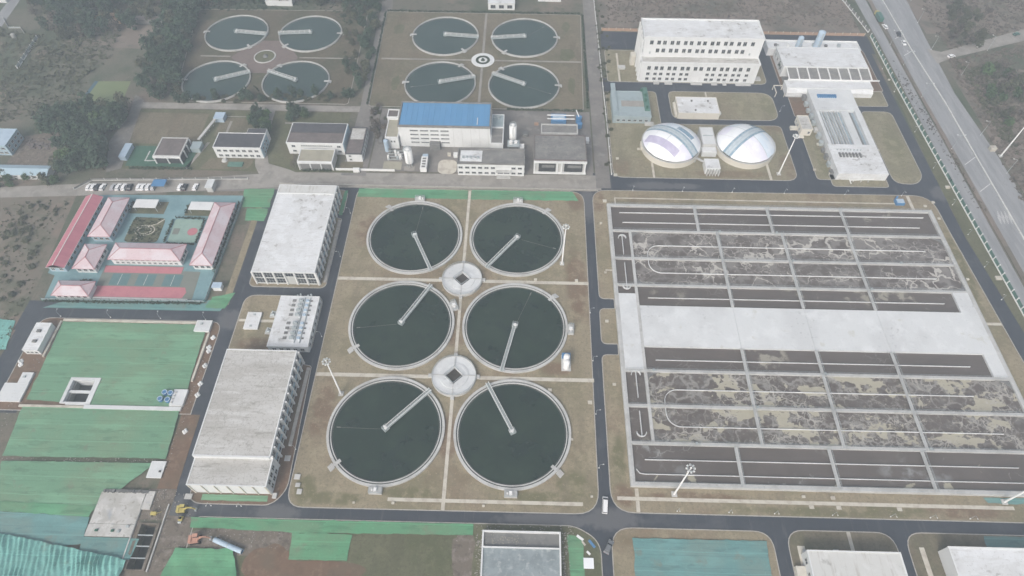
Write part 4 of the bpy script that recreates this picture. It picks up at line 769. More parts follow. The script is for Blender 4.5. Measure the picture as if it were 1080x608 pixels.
MB().bar((83.2,233.4,2.6),(87.2,230.4,2.6),1.2,.25).build('footbridge', m_conc, t); MB().bar((83.2,233.4,1.2),(83.8,233,1.2),1,2.4).build('bridge_pier', m_conc, t)
# filter complex (top right)
t = building('filter_hall', 'wide white flat roofed hall at the top right beside the highway fence', 'industrial hall', 139.4,184.4,301.4,319,6.6, m_white, m_roofw, .2, .25)
windows(t,'W',139.38,[304,308,312,316],[3],wm(1.8,1.8,1))
q = thing('rear_deck', 'white raised deck with equipment behind the top right filter hall', 'deck', (162,325,0)); B(136,187,320.6,328.8,0,4).build('deck_slab', m_roofw, q); MB().ring(rect(135.8,187.2,320.5,329), rect(136.1,186.9,320.7,328.7), 3.8,4.7).build('parapet', m_white, q)
for i in range(6): B(140+7*i,141.4+7*i,323.6,325,4.0,5.0+.6*(i%2)).build('deck_unit', random.choice([m_steel,m_white,m_concd]), q)
def vtank(x, y, r, h, label, z0):
    t = thing('vertical_tank', label, 'tank', (x,y,z0)); MB().cyl(x,y,z0,z0+h,r,r,24).build('shell', m_lblue, t, False); MB().cyl(x,y,z0+h,z0+h+.8,r,.3,24).build('dome_top', m_lblue, t)
    for k in range(3): MB().ring(circ(x,y,r+.06,24), circ(x,y,r-.02,24), z0+h*(k+1)/4, z0+h*(k+1)/4+.15).build('hoop', m_steel, t)
    MB().bar((x,y-r-.2,z0),(x,y-r-.2,z0+h),.5,.12).build('ladder', m_steel, t)
vtank(163.2,323.4,1.9,9.5,'taller pale blue upright tank behind the top right filter hall',4.0); vtank(153,323.4,1.5,6.0,'shorter pale blue upright tank behind the top right filter hall',4.0)
q = thing('beam_gallery', 'row of white slanting beams over dark bays in front of the top right hall', 'gallery', (161,297,0)); B(140,186,293,301.2,0,.5).build('gallery_floor', m_concd, q)
for i in range(9): x = 141+5.45*i; MB().bar((x,301.36,6.25),(x,292.9,5.0),.5,.5).build('beam', m_wpaint, q)
for i in range(8): x = 141+5.45*i; MB().bar((x+2.72,301.3,5.9),(x+2.72,293.2,4.7),5.0,.12).build('bay_cover', m_roofg, q)
B(140.4,188.6,292.6,293.05,4.4,5.0,bottom=True).build('edge_beam', m_wpaint, q)
t = building('filter_hall', 'long narrow white roofed gallery between the slanting beams and the filter tanks', 'industrial hall', 138.6,183.6,286.2,292.5,4.2, m_white, m_roofw, .15, .25)
b = MB(); b.add([(138.6,286.2,4.1),(183.6,286.2,4.1),(183.6,284.4,2.6),(138.6,284.4,2.6)],[(3,2,1,0)]); b.add([(138.6,284.4,2.6),(183.6,284.4,2.6),(183.6,284.4,0),(138.6,284.4,0)],[(3,2,1,0)]); b.add([(183.6,284.4,0),(183.6,284.4,2.6),(183.6,286.2,4.1),(183.6,286.2,0)],[(0,3,2,1)]); b.add([(138.6,284.4,0),(138.6,284.4,2.6),(138.6,286.2,4.1),(138.6,286.2,0)],[(0,1,2,3)]); b.build('sloped_front', m_roofw, t)
q = thing('loading_frame', 'small cream frame yard at the left end of the narrow white gallery', 'frame', (134.6,287,0))
for (x,y) in ((133,284),(133,290),(137.6,284),(137.6,290)): B(x-.15,x+.15,y-.15,y+.15,0,2.6).build('post', m_cream, q)
B(132.8,137.8,289.8,290.2,2.6,2.9,bottom=True).build('beam', m_cream, q); B(132.8,133.2,283.8,289.7,2.6,2.9,bottom=True).build('beam', m_cream, q)
t = thing('filter_tank', 'long white filter tank with bluish open cells near the highway fence', 'treatment tank', (160,253,0))
B(149,171.4,268.9,285.6,0,4.2).build('head_slab', m_slab, t); B(148.2,171.6,222.8,243,0,4.2).build('tail_slab', m_roofw, t)
B(149,150.4,243.01,268.89,0,4.25).build('side_wall', m_slab, t); B(168.6,171.5,243.02,268.88,0,4.25).build('side_wall', m_slab, t)
MB().sheet(rect(150.41,168.59,243,268.9),2.6).build('water', m_poolblue, t)
for i in range(7): x = 151.6+1.35*i; B(x,x+.3,243.2,268.7,2.4,3.6).build('trough', m_conc if i%2 else m_slab, t)
B(161.6,165.4,243.1,268.8,2.3,3.9).build('walkway', m_slab, t); B(166.2,167.2,243.1,268.8,2.3,2.8).build('dark_channel', m_concd, t)
for i in range(9): b = B(152.6+1.1*i,153.3+1.1*i,278.4,280.6,4.2,5.0); b.cyl(152.95+1.1*i,279.5,5,5.5,.25,.25,8); b.build('blue_pump', m_bluep, t)
for i in range(7): b = B(151.8+1.6*i,152.6+1.6*i,233.8,236.8,4.2,4.7); b.cyl(152.2+1.6*i,235,4.7,5.3,.3,.3,8); b.build('blower', m_concd, t)
for i in range(8): B(151.6+1.6*i,152+1.6*i,238.6,239,4.2,4.8).build('vent_pipe', m_steel, t)
for i in range(12): yy = 226+5*i; b = B(146.6,148.4 if yy > 243 else 147.8,yy,yy+2.4,0,1.6+.5*(i%3)); b.build('side_equipment', random.choice([m_steel,m_concd,m_conc]), t)
q = thing('pipe_bridge', 'thin white angled pipe bridge at the front end of the filter tank', 'pipe', (160,220.4,0)); MB().bar((154.5,219.6,.9),(154.5,222.7,.9),.35,.35).build('pipe', m_wpaint, q); MB().bar((154.5,221.6,1.1),(166,223.0-.5,1.1),.35,.35).build('pipe', m_wpaint, q)
for x in (156,159.6,163): B(x,x+.3,221.4,221.7,.13,1.0).build('support', m_conc, q)
t = building('gatehouse', 'small cream house with grey flat roof beside the filter tank', 'house', 138.6,144,253.6,264,4.0, m_cream, m_roofb, .25, .25, ZL); windows(t,'S',253.58,[142.6],[1.4],wm(1.2,1.4,0)); windows(t,'W',138.58,[256,259,262],[1.4],wm(1.2,1.4,1)); B(135,138.5,257.4,259.4,ZL,1.4).build('side_wall', m_cream, t); B(137,140.4,251.6,253.4,ZL,.7).build('step', m_cream, t)

# ------------------------------------------------------------------ old plant offices (left)
t = building('office', 'two storey white building with dark roof and seven front windows by the old lawn', 'office building', -146.6,-124,229.4,239.8,6.4, m_white, m_roofd, .25, .25, pm=m_white)
B(-133.4,-124.1,239.9,243.4,0,6.4).build('rear_wing', m_white, t); B(-133.2,-124.3,240.1,243.2,6.4,6.5).build('rear_roof', m_roofd, t)
windows(t,'S',229.38,spread(-145.8,-124.8,7),[1.0,4.0],wm(1.9,1.3,1)); B(-124,-123.7,229.6,239.6,.5,6.2).build('blue_gable', m_bluewall, t); windows(t,'E',-123.68,[232,234.6,237],[1.2,3.8],wm(1.2,1.4,0))
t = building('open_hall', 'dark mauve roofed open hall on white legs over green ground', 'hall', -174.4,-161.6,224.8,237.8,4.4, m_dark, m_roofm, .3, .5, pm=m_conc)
for x in (-174.2,-168,-161.8): MB().bar((x,224.5,0),(x,224.5,4.3),.5,.5).build('leg', m_white, t)
B(-174.6,-161.4,224.2,224.7,3.7,4.4,bottom=True).build('front_beam', m_white, t)
for y in (229,233,237): MB().bar((-161.2,y,0),(-161.2,y,4.3),.5,.5).build('leg', m_white, t)
struct('green_court', rect(-189,-158,222.4,236.5), .06, mat('court_dark_green',(.045,.12,.08),[dict(c=(.07,.14,.1),s=.5,f=.6)])); slabst('footpath', rect(-181,-174.8,226,226.6), .05, .1, m_conc); slabst('footpath', rect(-181,-180.4,226.61,233), .05, .1, m_conc)
q = building('store', 'narrow pale blue shed left of the mauve roofed open hall', 'shed', -192.4,-189.2,226,235.4,2.4, m_lblue, m_lblue, .1, .15)
q = building('store', 'small grey blue shed right of the mauve roofed open hall', 'shed', -160,-155.6,232.6,237.4,2.6, m_tealst, m_tealst, .1, .15)
q = building('store', 'small pale blue shed at the back of the old lawn', 'shed', -155.4,-150.6,255,259.6,2.6, m_lblue, m_lblue, .1, .15)
q = thing('conveyor', 'low grey conveyor trestle beside the old lawn', 'conveyor', (-156,247,0)); MB().bar((-154.6,254.6,2.2),(-158.6,240,1.6),1.4,.5).build('belt_deck', m_conc, q)
for k in range(4): y = 252-3.6*k; MB().bar((-155.3-.9*k,y,0),(-155.3-.9*k,y,1.8),.25,.25).build('trestle_leg', m_steel, q)
slabst('footpath', [(-160.5,221),(-158.8,221),(-153.4,240),(-154.8,240)], .02, .06, m_croad)
for (x0,x1,y0,y1) in ((-148,-146.8,244,256),(-154,-132,259.4,260),(-120,-100,255,256)): slabst('footpath', rect(x0,x1,y0,y1), .02, .06, m_croad)
slabst('lawn', rect(-197,-160,238.4,261.6), .015, .05, m_lawn3)
slabst('lawn', rect(-153,-134.6,244.6,258.6), .015, .05, m_lawn3)
slabst('lawn', fillet([(-153,221.6),(-129.6,221.6),(-128.6,229),(-150,229)],[1,5,1,1]), .015, .05, m_lawn3)
q = thing('netted_bed', 'dark teal netted bed on the lawn in front of the two storey building', 'garden bed', (-136.5,224.6,.05)); B(-140,-133,223.2,226.2,.05,.6).build('bed', m_greenf, q)
q = thing('rockery', 'pale rock sculpture on the lawn in front of the two storey building', 'rock', (-142.6,228,.05)); MB().cyl(-142.6,227.4,.05,1,1.5,.9,9).build('rock', m_conc, q)
# three-part group
t = building('workshop', 'wide white hall with split dark and grey roof beside the concrete forecourt', 'workshop', -112.4,-85.4,233.2,247.6,6.8, m_white, m_roofm, .2, .25)
B(-112,-85.8,240.6,247.2,6.86,7.2).build('dark_roof', m_roofd, t); windows(t,'S',233.18,[-109.4,-87.6],[4.4,1.4],wm(1.8,1.2,1)); windows(t,'S',233.18,spread(-105.8,-90.6,14),[5.0],wm(.8,.7,0)); B(-85.4,-85.05,233.4,247.4,.3,6.9).build('blue_gable', m_bluewall, t)
t = building('garage', 'tan roofed three bay garage in front of the wide white hall', 'garage', -105.2,-88.9,222.6,231,5.0, m_conc, m_rooftan, .2, .25, pm=m_white)
for x0 in (-104.2,-99.2,-94.2): B(x0,x0+4.4,222.42,222.62,.4,4).build('bay_door', m_concd, t)
for x in (-105,-99.5,-94.5,-89.1): B(x-.25,x+.25,222.1,222.6,0,5).build('column', m_white, t)
B(-105.3,-88.8,222.0,222.59,4.1,4.9,bottom=True).build('beam', m_white, t)
t = building('annex', 'narrow grey roofed annex with pale blue side, right of the wide white hall', 'annex', -83.6,-76,228.4,247,5.0, m_white, m_roofm, .3, .25, pm=m_roofd)
B(-83,-76.6,238.6,246.4,5.06,5.2).build('pale_roof', m_roofb, t); windows(t,'S',228.38,[-81.6],[1,3.2],wm(1.3,1,0)); windows(t,'E',-75.98,spread(229.5,246,6),[1.2],wm(1.6,2.4,1))
slabst('lawn', fillet(rect(-103,-76,219.8+1,222),.8), .02, .1, m_lawn4); slabst('lawn', fillet(rect(-86.6,-75.6,222.2,228.2),1.5), .02, .1, m_lawn3)
q = thing('boundary_wall', 'long low white wall along the grey service road below the old offices', 'wall', (-85,221.2,0)); B(-88,-60,222.3,222.7,0,1.2).build('wall', m_wpaint, q)
q = thing('boundary_wall', 'thin pale wall running along the near edge of the concrete road', 'wall', (-40,212.4,0)); B(-112,36,211.9,212.3,0,1.0).build('wall', m_croad, q); B(-112,36,211.85,212.35,1.0,1.12,bottom=True).build('coping', m_kerb, q)
tag(B(-79.4,-76.4,221.0,222.2,0,2.2).box(-79.2,-76.6,220.9,221,.6,1.6).build('kiosk', m_wpaint),'white delivery kiosk by the low white wall','kiosk')
# ------------------------------------------------------------------ school compound
struct('plaza', [(-192.5,144.5),(-126.4,145),(-126.4,204.6),(-196.6,203.2),(-197,158),(-193.5,156.8)], .05, m_tealpave)
def hip(name, label, x0, x1, y0, y1, h, rise, wallm, roofm, ridgem, ov=.7, hipd=None, group='pink roofed school blocks', z0=0, cat='school block'):
    t = thing(name, label, cat, ((x0+x1)/2,(y0+y1)/2,z0), group); B(x0,x1,y0,y1,z0,h).build('wall', wallm, t)
    X0_,X1_,Y0_,Y1_ = x0-ov,x1+ov,y0-ov,y1+ov; lx, ly = X1_-X0_, Y1_-Y0_; hd = (min(lx,ly)/2) if hipd is None else hipd
    if lx > ly: ra, rb_ = (X0_+hd,(Y0_+Y1_)/2,h+rise),(X1_-hd,(Y0_+Y1_)/2,h+rise)
    else: ra, rb_ = ((X0_+X1_)/2,Y0_+hd,h+rise),((X0_+X1_)/2,Y1_-hd,h+rise)
    c = [(X0_,Y0_,h),(X1_,Y0_,h),(X1_,Y1_,h),(X0_,Y1_,h)]
    faces = [[c[0],c[1],rb_,ra],[c[1],c[2],rb_],[c[2],c[3],ra,rb_],[c[3],c[0],ra]] if lx > ly else [[c[0],c[1],ra],[c[1],c[2],rb_,ra],[c[2],c[3],rb_],[c[3],c[0],ra,rb_]]
    for fpts in faces:
        b = MB(); n = len(fpts); b.add([*fpts,*[(x,y,z-.18) for x,y,z in fpts]], [tuple(range(n)), tuple(range(2*n-1,n-1,-1))]+[(i,n+i,n+(i+1)%n,(i+1)%n) for i in range(n)]); b.build('roof_slope', roofm, t)
    b = MB(); b.bar(ra, rb_, .3, .22); b.build('ridge', ridgem, t)
    ends = ((c[0],ra),(c[1],rb_),(c[2],rb_),(c[3],ra)) if lx > ly else ((c[0],ra),(c[1],ra),(c[2],rb_),(c[3],rb_))
    if hipd != 0:
        for p, q in ends: MB().bar(p, q, .28, .2).build('hip_ridge', ridgem, t)
    for (p, q) in ((c[0],c[1]),(c[1],c[2]),(c[2],c[3]),(c[3],c[0])): MB().bar((p[0],p[1],h-.1),(q[0],q[1],h-.1),.18,.2).build('gutter', ridgem, t)
    return t
sw = wm(1.5,1.5,1)
t = hip('school_block','long red gabled block at the left edge of the school compound',-195.6,-188.8,158.8,198.4,3.4,1.8,m_bluewall,m_red,m_ridge,.5,0,'school blocks'); windows(t,'E',-188.78,spread(160,197.6,12),[1.2],sw); windows(t,'S',158.78,[-194,-190.6],[1.2],sw)
t = hip('school_block','pink hipped block beside the long red gabled block',-184.4,-176.2,175.6,197.2,4.2,2.2,m_bluewall,m_pink,m_pinkr); windows(t,'E',-176.18,spread(176.5,196.5,7),[1.2],sw); windows(t,'S',175.58,spread(-184,-176.6,3),[1.4],sw); windows(t,'W',-184.42,spread(176.5,196.5,7),[1.2],sw)
t = hip('school_block','small pink hipped block in front of the longer pink block',-184.2,-176.2,158.6,170.4,3.6,2.0,m_white,m_pink,m_pinkr); windows(t,'E',-176.18,spread(159,170,4),[1.2],sw); windows(t,'S',158.58,spread(-184,-176.6,3),[1.2],sw)
t = hip('school_block','wide pink hipped block with white walls above the red sports court',-171,-142,163.4,171,4.2,2.0,m_white,m_pink,m_pinkr); windows(t,'S',163.38,spread(-170,-143,12),[.9,2.8],wm(1.3,1.0,1)); windows(t,'E',-141.98,[165,167.2,169.4],[1.2],sw)
t = hip('school_block','longest pink hipped block along the right side of the school compound',-136.2,-128.2,161.6,195.8,3.8,2.2,m_white,m_pink,m_pinkr); windows(t,'E',-128.18,spread(162,195.5,12),[1.2],sw); windows(t,'S',161.58,spread(-136,-128.6,3),[1.2],sw); windows(t,'W',-136.22,spread(162,195.5,12),[1.2],sw)
t = hip('school_block','low pink hipped block at the front left corner of the school compound',-187.2,-173.4,145.2,151.2,3.2,2.0,m_white,m_pink,m_pinkr); windows(t,'S',145.18,spread(-186.8,-173.8,5),[1],sw)
for (x0,x1,y0,y1,lab) in ((-173,-162.8,193.2,198.2,'left'),(-148,-137.8,192.6,197.4,'right')):
    q = thing('canopy', f'flat white canopy roof, {lab} one of the pair at the back of the school', 'canopy', ((x0+x1)/2,(y0+y1)/2,0), 'school canopies'); B(x0,x1,y0,y1,2.8,3.05,bottom=True).build('roof', m_white, q)
    for x in (x0+.4,x1-.4):
        for y in (y0+.4,y1-.4): B(x-.1,x+.1,y-.1,y+.1,0,2.8).build('post', m_steel, q)
    slabst('planting_bed', rect(x0-2.6,x1+2.8,y0-1,y1+1.4), .05, .1, m_lawn4)
GD = [(-172,175.6),(-157.2,175.6),(-158,189.8),(-172.2,190)]
slabst('garden', fillet(GD,2.4), .05, .16, m_lawn4)
for i,(p,q) in enumerate((((-172,180),(-168,182.4)),((-161,186),(-158.4,189)),((-168,176),(-166,178.4)),((-165,184),(-161.4,186)))):
    b = MB(); b.bar((*p,.17),(*q,.17),.5,.06+.004*i); tag(b.build('footpath', m_path), kind='structure')
b = MB()
for rr in (4.6,3.2): b.ring([(-165+1.5*(x)/1*1,182.4+y) for x,y in circ(0,0,rr*.66,24)], [(-165+1.5*x,182.4+y) for x,y in circ(0,0,rr*.66-.3,24)], .15, .2)
tag(b.build('footpath', m_path), kind='structure')
slabst('basketball_court', fillet([(-152.8,175.8),(-140.8,175.6),(-141.2,189.2),(-153.6,189.4)],1.5), .05, .12, m_courtball)
struct('court_circle', circ(-143.8,182.2,2.2,24), .126, m_courtred); struct('court_paint', rect(-152.4,-149.6,180.4,184), .126, m_courtgrey)
for (x0,x1,y0,y1) in ((-153.8,-140.4,189.5,190.3),(-153.4,-140.2,174.6,175.5),(-140.7,-139.9,175.6,189.4),(-154.6,-153.8,175.6,189.4)):
    pass
slabst('sports_ground', [(-174,145.4),(-132.8,145.4),(-134.6,163),(-136.6,158.9),(-174.4,158.9)][:0] or [(-174,145.4),(-132.6,145.4),(-133.4,160.2),(-141,160.4),(-141,162.8),(-174.4,162.8)], .05, .1, m_courtgrey)
slabst('running_strip', [(-173.6,158.9),(-141.2,159),(-141.2,162.4),(-174.2,162.4)], .1, .13, m_courtred); slabst('running_strip', [(-173.2,146.6),(-137,146.6),(-136,149.6),(-137.2,152),(-173.6,152)], .1, .13, m_courtred)
struct('track_edge', rect(-173.2,-134.4,145.6,146.4), .112, m_line)
for x0 in (-169.4,-158.6,-147.4): slabst('ball_court', rect(x0,x0+7.6,152.5,158.4), .1, .122, m_courtgreen); struct('court_lines', rect(x0+3.7,x0+3.9,152.7,158.2), .128, m_line)
slabst('verge', [(-191,140.6),(-119.6,140.8),(-117,146),(-126,146),(-126.2,144.4),(-184,144.0)], .05, .13, m_nett)
q = thing('kiosk', 'small pale blue kiosk box on the bare strip right of the school', 'kiosk', (-123.2,152,0)); B(-125,-121.6,150.8,153.2,0,2.3).build('wall', m_white, q); B(-125.2,-121.4,150.6,153.4,2.3,2.5,bottom=True).build('roof', m_lblue, q)
# ------------------------------------------------------------------ dust nets over basins (left)
def netsheet(label, p, z, m, nx=24, ny=16, amp=.12, group=None, edge=.35, fold=0, fdir=0, name='dust_net', seed=0):
    b = MB(); vs = []
    (ax,ay),(bx,by),(cx,cy),(dx,dy) = p      # bottom-left, bottom-right, top-right, top-left
    for j in range(ny+1):
        for i in range(nx+1):
            u, v = i/nx, j/ny
            x = (ax*(1-u)+bx*u)*(1-v)+(dx*(1-u)+cx*u)*v; y = (ay*(1-u)+by*u)*(1-v)+(dy*(1-u)+cy*u)*v
            e = (i in (0,nx)) or (j in (0,ny))
            if e: x += edge*noise.noise((x*.4,y*.4,seed+1)); y += edge*noise.noise((x*.4,y*.4,seed+5))
            zz = z+amp*(noise.noise((x*.25+seed,y*.25,0))+.5*noise.noise((x*.8,y*.8,seed)))
            if fold:
                ph = ((x*math.cos(fdir)+y*math.sin(fdir))*.62+1.1*noise.noise((x*.09,y*.07,3))+.35*noise.noise((x*.4,y*.15,6)))%1
                zz += fold*(.35+1.3*abs(noise.noise((x*.12,y*.12,8))))*(1-abs(2*ph-1))+.2*noise.noise((x*.6,y*.6,1))
            vs.append((x,y,zz+amp*.9))
    b.add(vs, [(j*(nx+1)+i,j*(nx+1)+i+1,(j+1)*(nx+1)+i+1,(j+1)*(nx+1)+i) for j in range(ny) for i in range(nx)])
    return tag(b.build(name, m, smooth=not fold), label, 'dust net', group)
# upper basin net in four rectangles around the open pit
gb = 'one green net sheet around the open concrete pit'
netsheet('green net sheet behind the open concrete pit, largest of the left site', [(-178.6,109.2),(-121.4,109.2),(-122.4,134),(-179.8,134)], .4, m_netg, 40, 16, .08, seed=1)
netsheet('green net sheet between the open pit and the blue barrels', [(-155.4,98.6),(-121,98.6),(-121.4,109.3),(-155.6,109.3)], .41, m_netg, 26, 8, .08, seed=1)
netsheet('narrow green net sheet left of the open concrete pit', [(-178.6,100.2),(-166,99.6),(-166,109.3),(-178.8,109.3)], .41, m_netg, 12, 8, .08, seed=1)
netsheet('green net sheet just below the pale dividing wall', [(-176.6,78.8),(-120.2,79.4),(-121.4,97.2),(-178.6,97.6)], .45, m_netg, 40, 14, .1, seed=2)
netsheet('green net sheet left of the white slab at the front left', [(-172,61.4),(-139,60.4),(-123.4,77.6),(-176,77.2)], .45, m_netg, 36, 14, .1, seed=3)
netsheet('brighter green net strip along the lower edge of the front left nets', [(-172.6,60.4),(-138.6,59.2),(-137.6,62.6),(-172.2,63.6)], .62, m_netg2, 30, 4, .06, seed=4)
netsheet('smooth teal net sheet below the green nets at the front left', [(-178,45),(-137.4,50.8),(-138.4,59.2),(-178,60.6)], .4, m_nett, 32, 10, .1, seed=5)
netsheet('teal net strip along the front of the white slab', [(-137.6,46),(-120.4,46.4),(-119.6,52.8),(-137.6,53.0)], .4, m_nett, 14, 6, .1, seed=6)
netsheet('folded turquoise net heaped in ridges at the bottom left corner', [(-178,24),(-122.4,24),(-121,46.2),(-178,55.5)], .9, m_nett2, 330, 30, .2, fold=.75, fdir=.3, seed=7)
netsheet('bright green net over the mound by the blue pipe', [(-112.6,24),(-78,24),(-88.6,50.4),(-107,50.2)], .5, m_netg2, 30, 16, .5, seed=8)
netsheet('green net strip along the road below the long hall', [(-104.6,56.8),(-71.4,56.2),(-71.2,60),(-105.4,60)], .3, m_netg2, 30, 5, .06, seed=9)
netsheet('green net strip along the road below the front left clarifier', [(-71.3,56.0),(-13,56.6),(-13,60.2),(-71.2,60)], .3, m_netg2, 46, 5, .06, seed=10)
netsheet('square green net hanging below the roadside net strip', [(-70.6,47.8),(-52.2,47.8),(-51.8,55.9),(-71.2,56)], .3, m_netg2, 16, 8, .06, seed=11)
netsheet('teal net covering the pond bed in front of the crossroads', [(37.6,20),(80.2,20),(81.4,57.2),(38.6,57)], .34, m_nett, 34, 26, .12, seed=12)
netsheet('green net strip on the lawn behind the back left clarifier', [(-75,205.2),(-24.3,205),(-24.3,210.6),(-75,210.6)], .2, m_netg2, 40, 4, .04, seed=13)
netsheet('green net strip on the lawn behind the back right clarifier', [(-22.7,205),(26.6,205.6),(24,211.2),(-22.7,211)], .2, m_netg2, 40, 4, .04, seed=14)
netsheet('green net patch left of the white roofed hall, back half', [(-126,197.4),(-113.6,197.4),(-114,209.4),(-128,208.6)], .1, m_netg2, 10, 8, .04, seed=15)
netsheet('green net patch left of the white roofed hall, front half', [(-122.6,189.4),(-114,189.4),(-113.8,196.8),(-123.6,196.8)], .1, m_netg2, 8, 6, .04, seed=16)
netsheet('small green net patch right of the white roofed hall', [(-81.4,193.6),(-79.8,193.8),(-79.8,209),(-81.4,209)], .2, m_netg2, 4, 8, .04, seed=17)
netsheet('green net patch beside the school corner at the asphalt road', [(-126,142.2),(-118,142),(-116,150),(-124.6,147.6)], .16, m_netg2, 8, 6, .04, seed=18)
netsheet('teal net patch on the verge by the right front floodlight mast', [(158,71.2),(190,71.2),(190,73.2),(157,73.2)], .2, m_nett, 14, 3, .04, seed=19)
netsheet('teal net patch beside the front right white hall', [(151.6,56),(176,56),(176,60.6),(152,60.6)], .2, m_nett, 14, 4, .04, seed=20)
netsheet('green net patch beside the debris at the corner of the crossroads', [(18.4,42),(22.6,42),(22.6,57),(17.4,57.6)], .2, m_netg2, 5, 10, .05, seed=21)
netsheet('turquoise net patch on the field beside the left road', [(-215,118),(-196.5,121),(-199,134),(-215,136)], .14, m_nett2, 10, 8, .1, seed=22)
netsheet('dark green net strip under the front wall of the long hall', [(-104,65.6),(-82,65.6),(-82,67.6),(-104,67.6)], .2, m_netg, 18, 2, .03, seed=23)
# concrete edges of the net basins
t = thing('basin_edge', 'thin pale concrete rim around the green netted basin', 'basin wall', (-150,117,0))
B(-179.8,-126.6,134.3,135.2,0,.8).build('back_rim', m_path, t); B(-121.0,-120.2,109,130,0,.8).build('right_rim', m_path, t); B(-180.8,-180,118,134.2,0,.8).build('left_rim', m_path, t)
t = thing('divider_wall', 'pale wide concrete wall dividing the netted basins', 'basin wall', (-143,98,0)); B(-156.2,-121,97.1,98.5,0,.9).build('wall', m_slab, t); B(-180,-156.3,97.3,98.2,0,.7).build('wall', m_path, t)
t = thing('concrete_pit', 'open concrete pit with cross beam and dark bottom in the green net', 'pit', (-160.5,104,0))
x0,x1,y0,y1 = PIT
MB().ring(rect(x0-1.2,x1+1.8,y0-.6,y1+1.1), rect(x0,x1,y0,y1), -3.6, .75).build('pit_wall', m_slab, t); MB().sheet(rect(x0-.1,x1+.1,y0-.1,y1+.1), -3.5).build('pit_floor', m_dark, t); B(x0,x1,103.6,104.5,-.6,.2,bottom=True).build('cross_beam', m_slab, t); B(x0,x0+.8,y0,y1,-3,-.6).build('ledge', m_concd, t)
B(x0+1,x1+1.8,98.55,y0-.62,0,.5).build('apron', m_slab, t)
t = thing('valve_platform', 'pale concrete platform beside the blue barrels in the netted basin', 'platform', (-123,101.6,0)); B(-125.6,-120.6,99,105.4,0,1.2).build('deck', m_slab, t); B(-125.6,-120.8,98.55,99,0,.7).build('step', m_conc, t)
for i in range(4): B(-125+.1*i,-124.6+.1*i,99.8+1.3*i,100.2+1.3*i,1.2,1.8).build('post', m_conc, t)
for i,(x,y) in enumerate(((-128.6,103.9),(-126.4,103.7),(-129.4,101.3),(-126.6,101.0))):
    q = thing('barrel_tank', f'blue round barrel, {["back left","back right","front left","front right"][i]} of the four on the green net', 'tank', (x,y,.45), 'blue barrels on the net'); MB().cyl(x,y,.45,1.7,.95,.95,16).build('shell', m_bluep, q); MB().ring(circ(x,y,1.0,16),circ(x,y,.75,16),1.7,1.85).build('rim', m_lblue, q); MB().cyl(x,y,1.7,1.95,.35,.35,8).build('lid', m_bluep, q)
q = building('flat_cover', 'white capped chamber at the back right corner of the green basin', 'chamber', -126.4,-120.6,130.6,135.4,1.3, m_white, m_slab, .06, .15); B(-124.6,-123.8,133.4,134.2,1.35,1.8).build('hatch', m_steel, q)
q = building('site_office', 'small white flat roofed site hut beside the left road bend', 'hut', -187.4,-181.6,119.2,131.4,3.2, m_white, m_roofw, .1, .2); windows(q,'S',119.18,[-186,-184.4,-182.8],[1.2],wm(1,1,0)); B(-185.4,-184,127,128.2,3.2,3.8).build('roof_unit', m_concd, q); B(-185,-183.6,122.4,123.6,3.2,3.8).build('roof_unit', m_concd, q)
q = building('flat_cover', 'white L shaped slab chamber at the left edge of the green basin', 'chamber', -189,-180.4,99.2,106.4,.9, m_white, m_slab, .05, .15); B(-184.6,-180.4,106.6,111,0,.95).build('upper_slab', m_slab, q); B(-183.4,-182.6,108.6,109.4,.95,1.4).build('hatch', m_steel, q)
q = building('flat_cover', 'small white capped chamber on the red soil beside the lower nets', 'chamber', -124.4,-119.6,72.6,78.2,.7, m_white, m_slab, .05, .15); B(-120.8,-120.2,74.4,75,.75,1.1).build('hatch', m_dark, q)
q = thing('concrete_slab', 'pale cast concrete slab with rough back edge beside the front left nets', 'slab', (-129,61,0)); B(-137.4,-122.6,57.1,67.4,0,.8).build('slab_panel', m_slabd, q); B(-137.5,-122.6,53.2,57.0,0,.78).build('slab_panel', m_slabd, q); B(-122.4,-119.6,62,68,0,.7).build('slab_panel', m_slabd, q)
b = MB()
for i in range(40): x = -137+15*i/40+.2*random.random(); b.box(x,x+.3,67.0+.5*random.random(),68.2,0.1,.9+.5*random.random())
b.build('rebar_edge', m_concd, q)
for (x,y) in ((-125,56),(-129.4,54.6),(-127.4,54.4),(-134.6,54.6)): B(x,x+.9,y,y+.7,.8,1.2).build('debris', m_greenp if x < -129 else m_steel, q)
x0,x1,y0,y1 = TRENCH
q = thing('trench', 'deep framed trench with dark cells beside the dug soil', 'trench', (-118,50,0)); MB().ring(rect(x0-.9,x1+.9,y0-.3,y1+.3), rect(x0,x1,y0,y1), -4, .5).build('trench_wall', m_rubble, q); MB().sheet(rect(x0-.1,x1+.1,y0-.1,y1+.1),-3.9).build('trench_floor', m_dark, q)
for y in (47,50.6,54): B(x0,x1,y-.15,y+.15,-.1,.4,bottom=True).build('cross_beam', m_steel, q)
for x in (x0-2.2,x1+1.6): B(x,x+.35,43,64,0,.7).build('side_rail', m_conc, q)
slabst('soil', [(-122.6,69),(-113,69),(-113,60.4),(-104,60),(-104.6,50.6),(-114.4,50),(-114.5,59),(-122,59)], .02, .11, m_rubble)
slabst('soil', [(-123.6,43),(-121.7,43),(-121.8,58.6),(-123,61)], .02, .12, m_rubble); slabst('soil', [(-114.4,43),(-110,43),(-104.8,50.4),(-114.4,49.9)], .02, .12, m_rubble)
slabst('soil', [(-119.8,69.1),(-113.2,69.1),(-113.6,96),(-120.4,96)], .02, .115, m_soil)
b = MB()
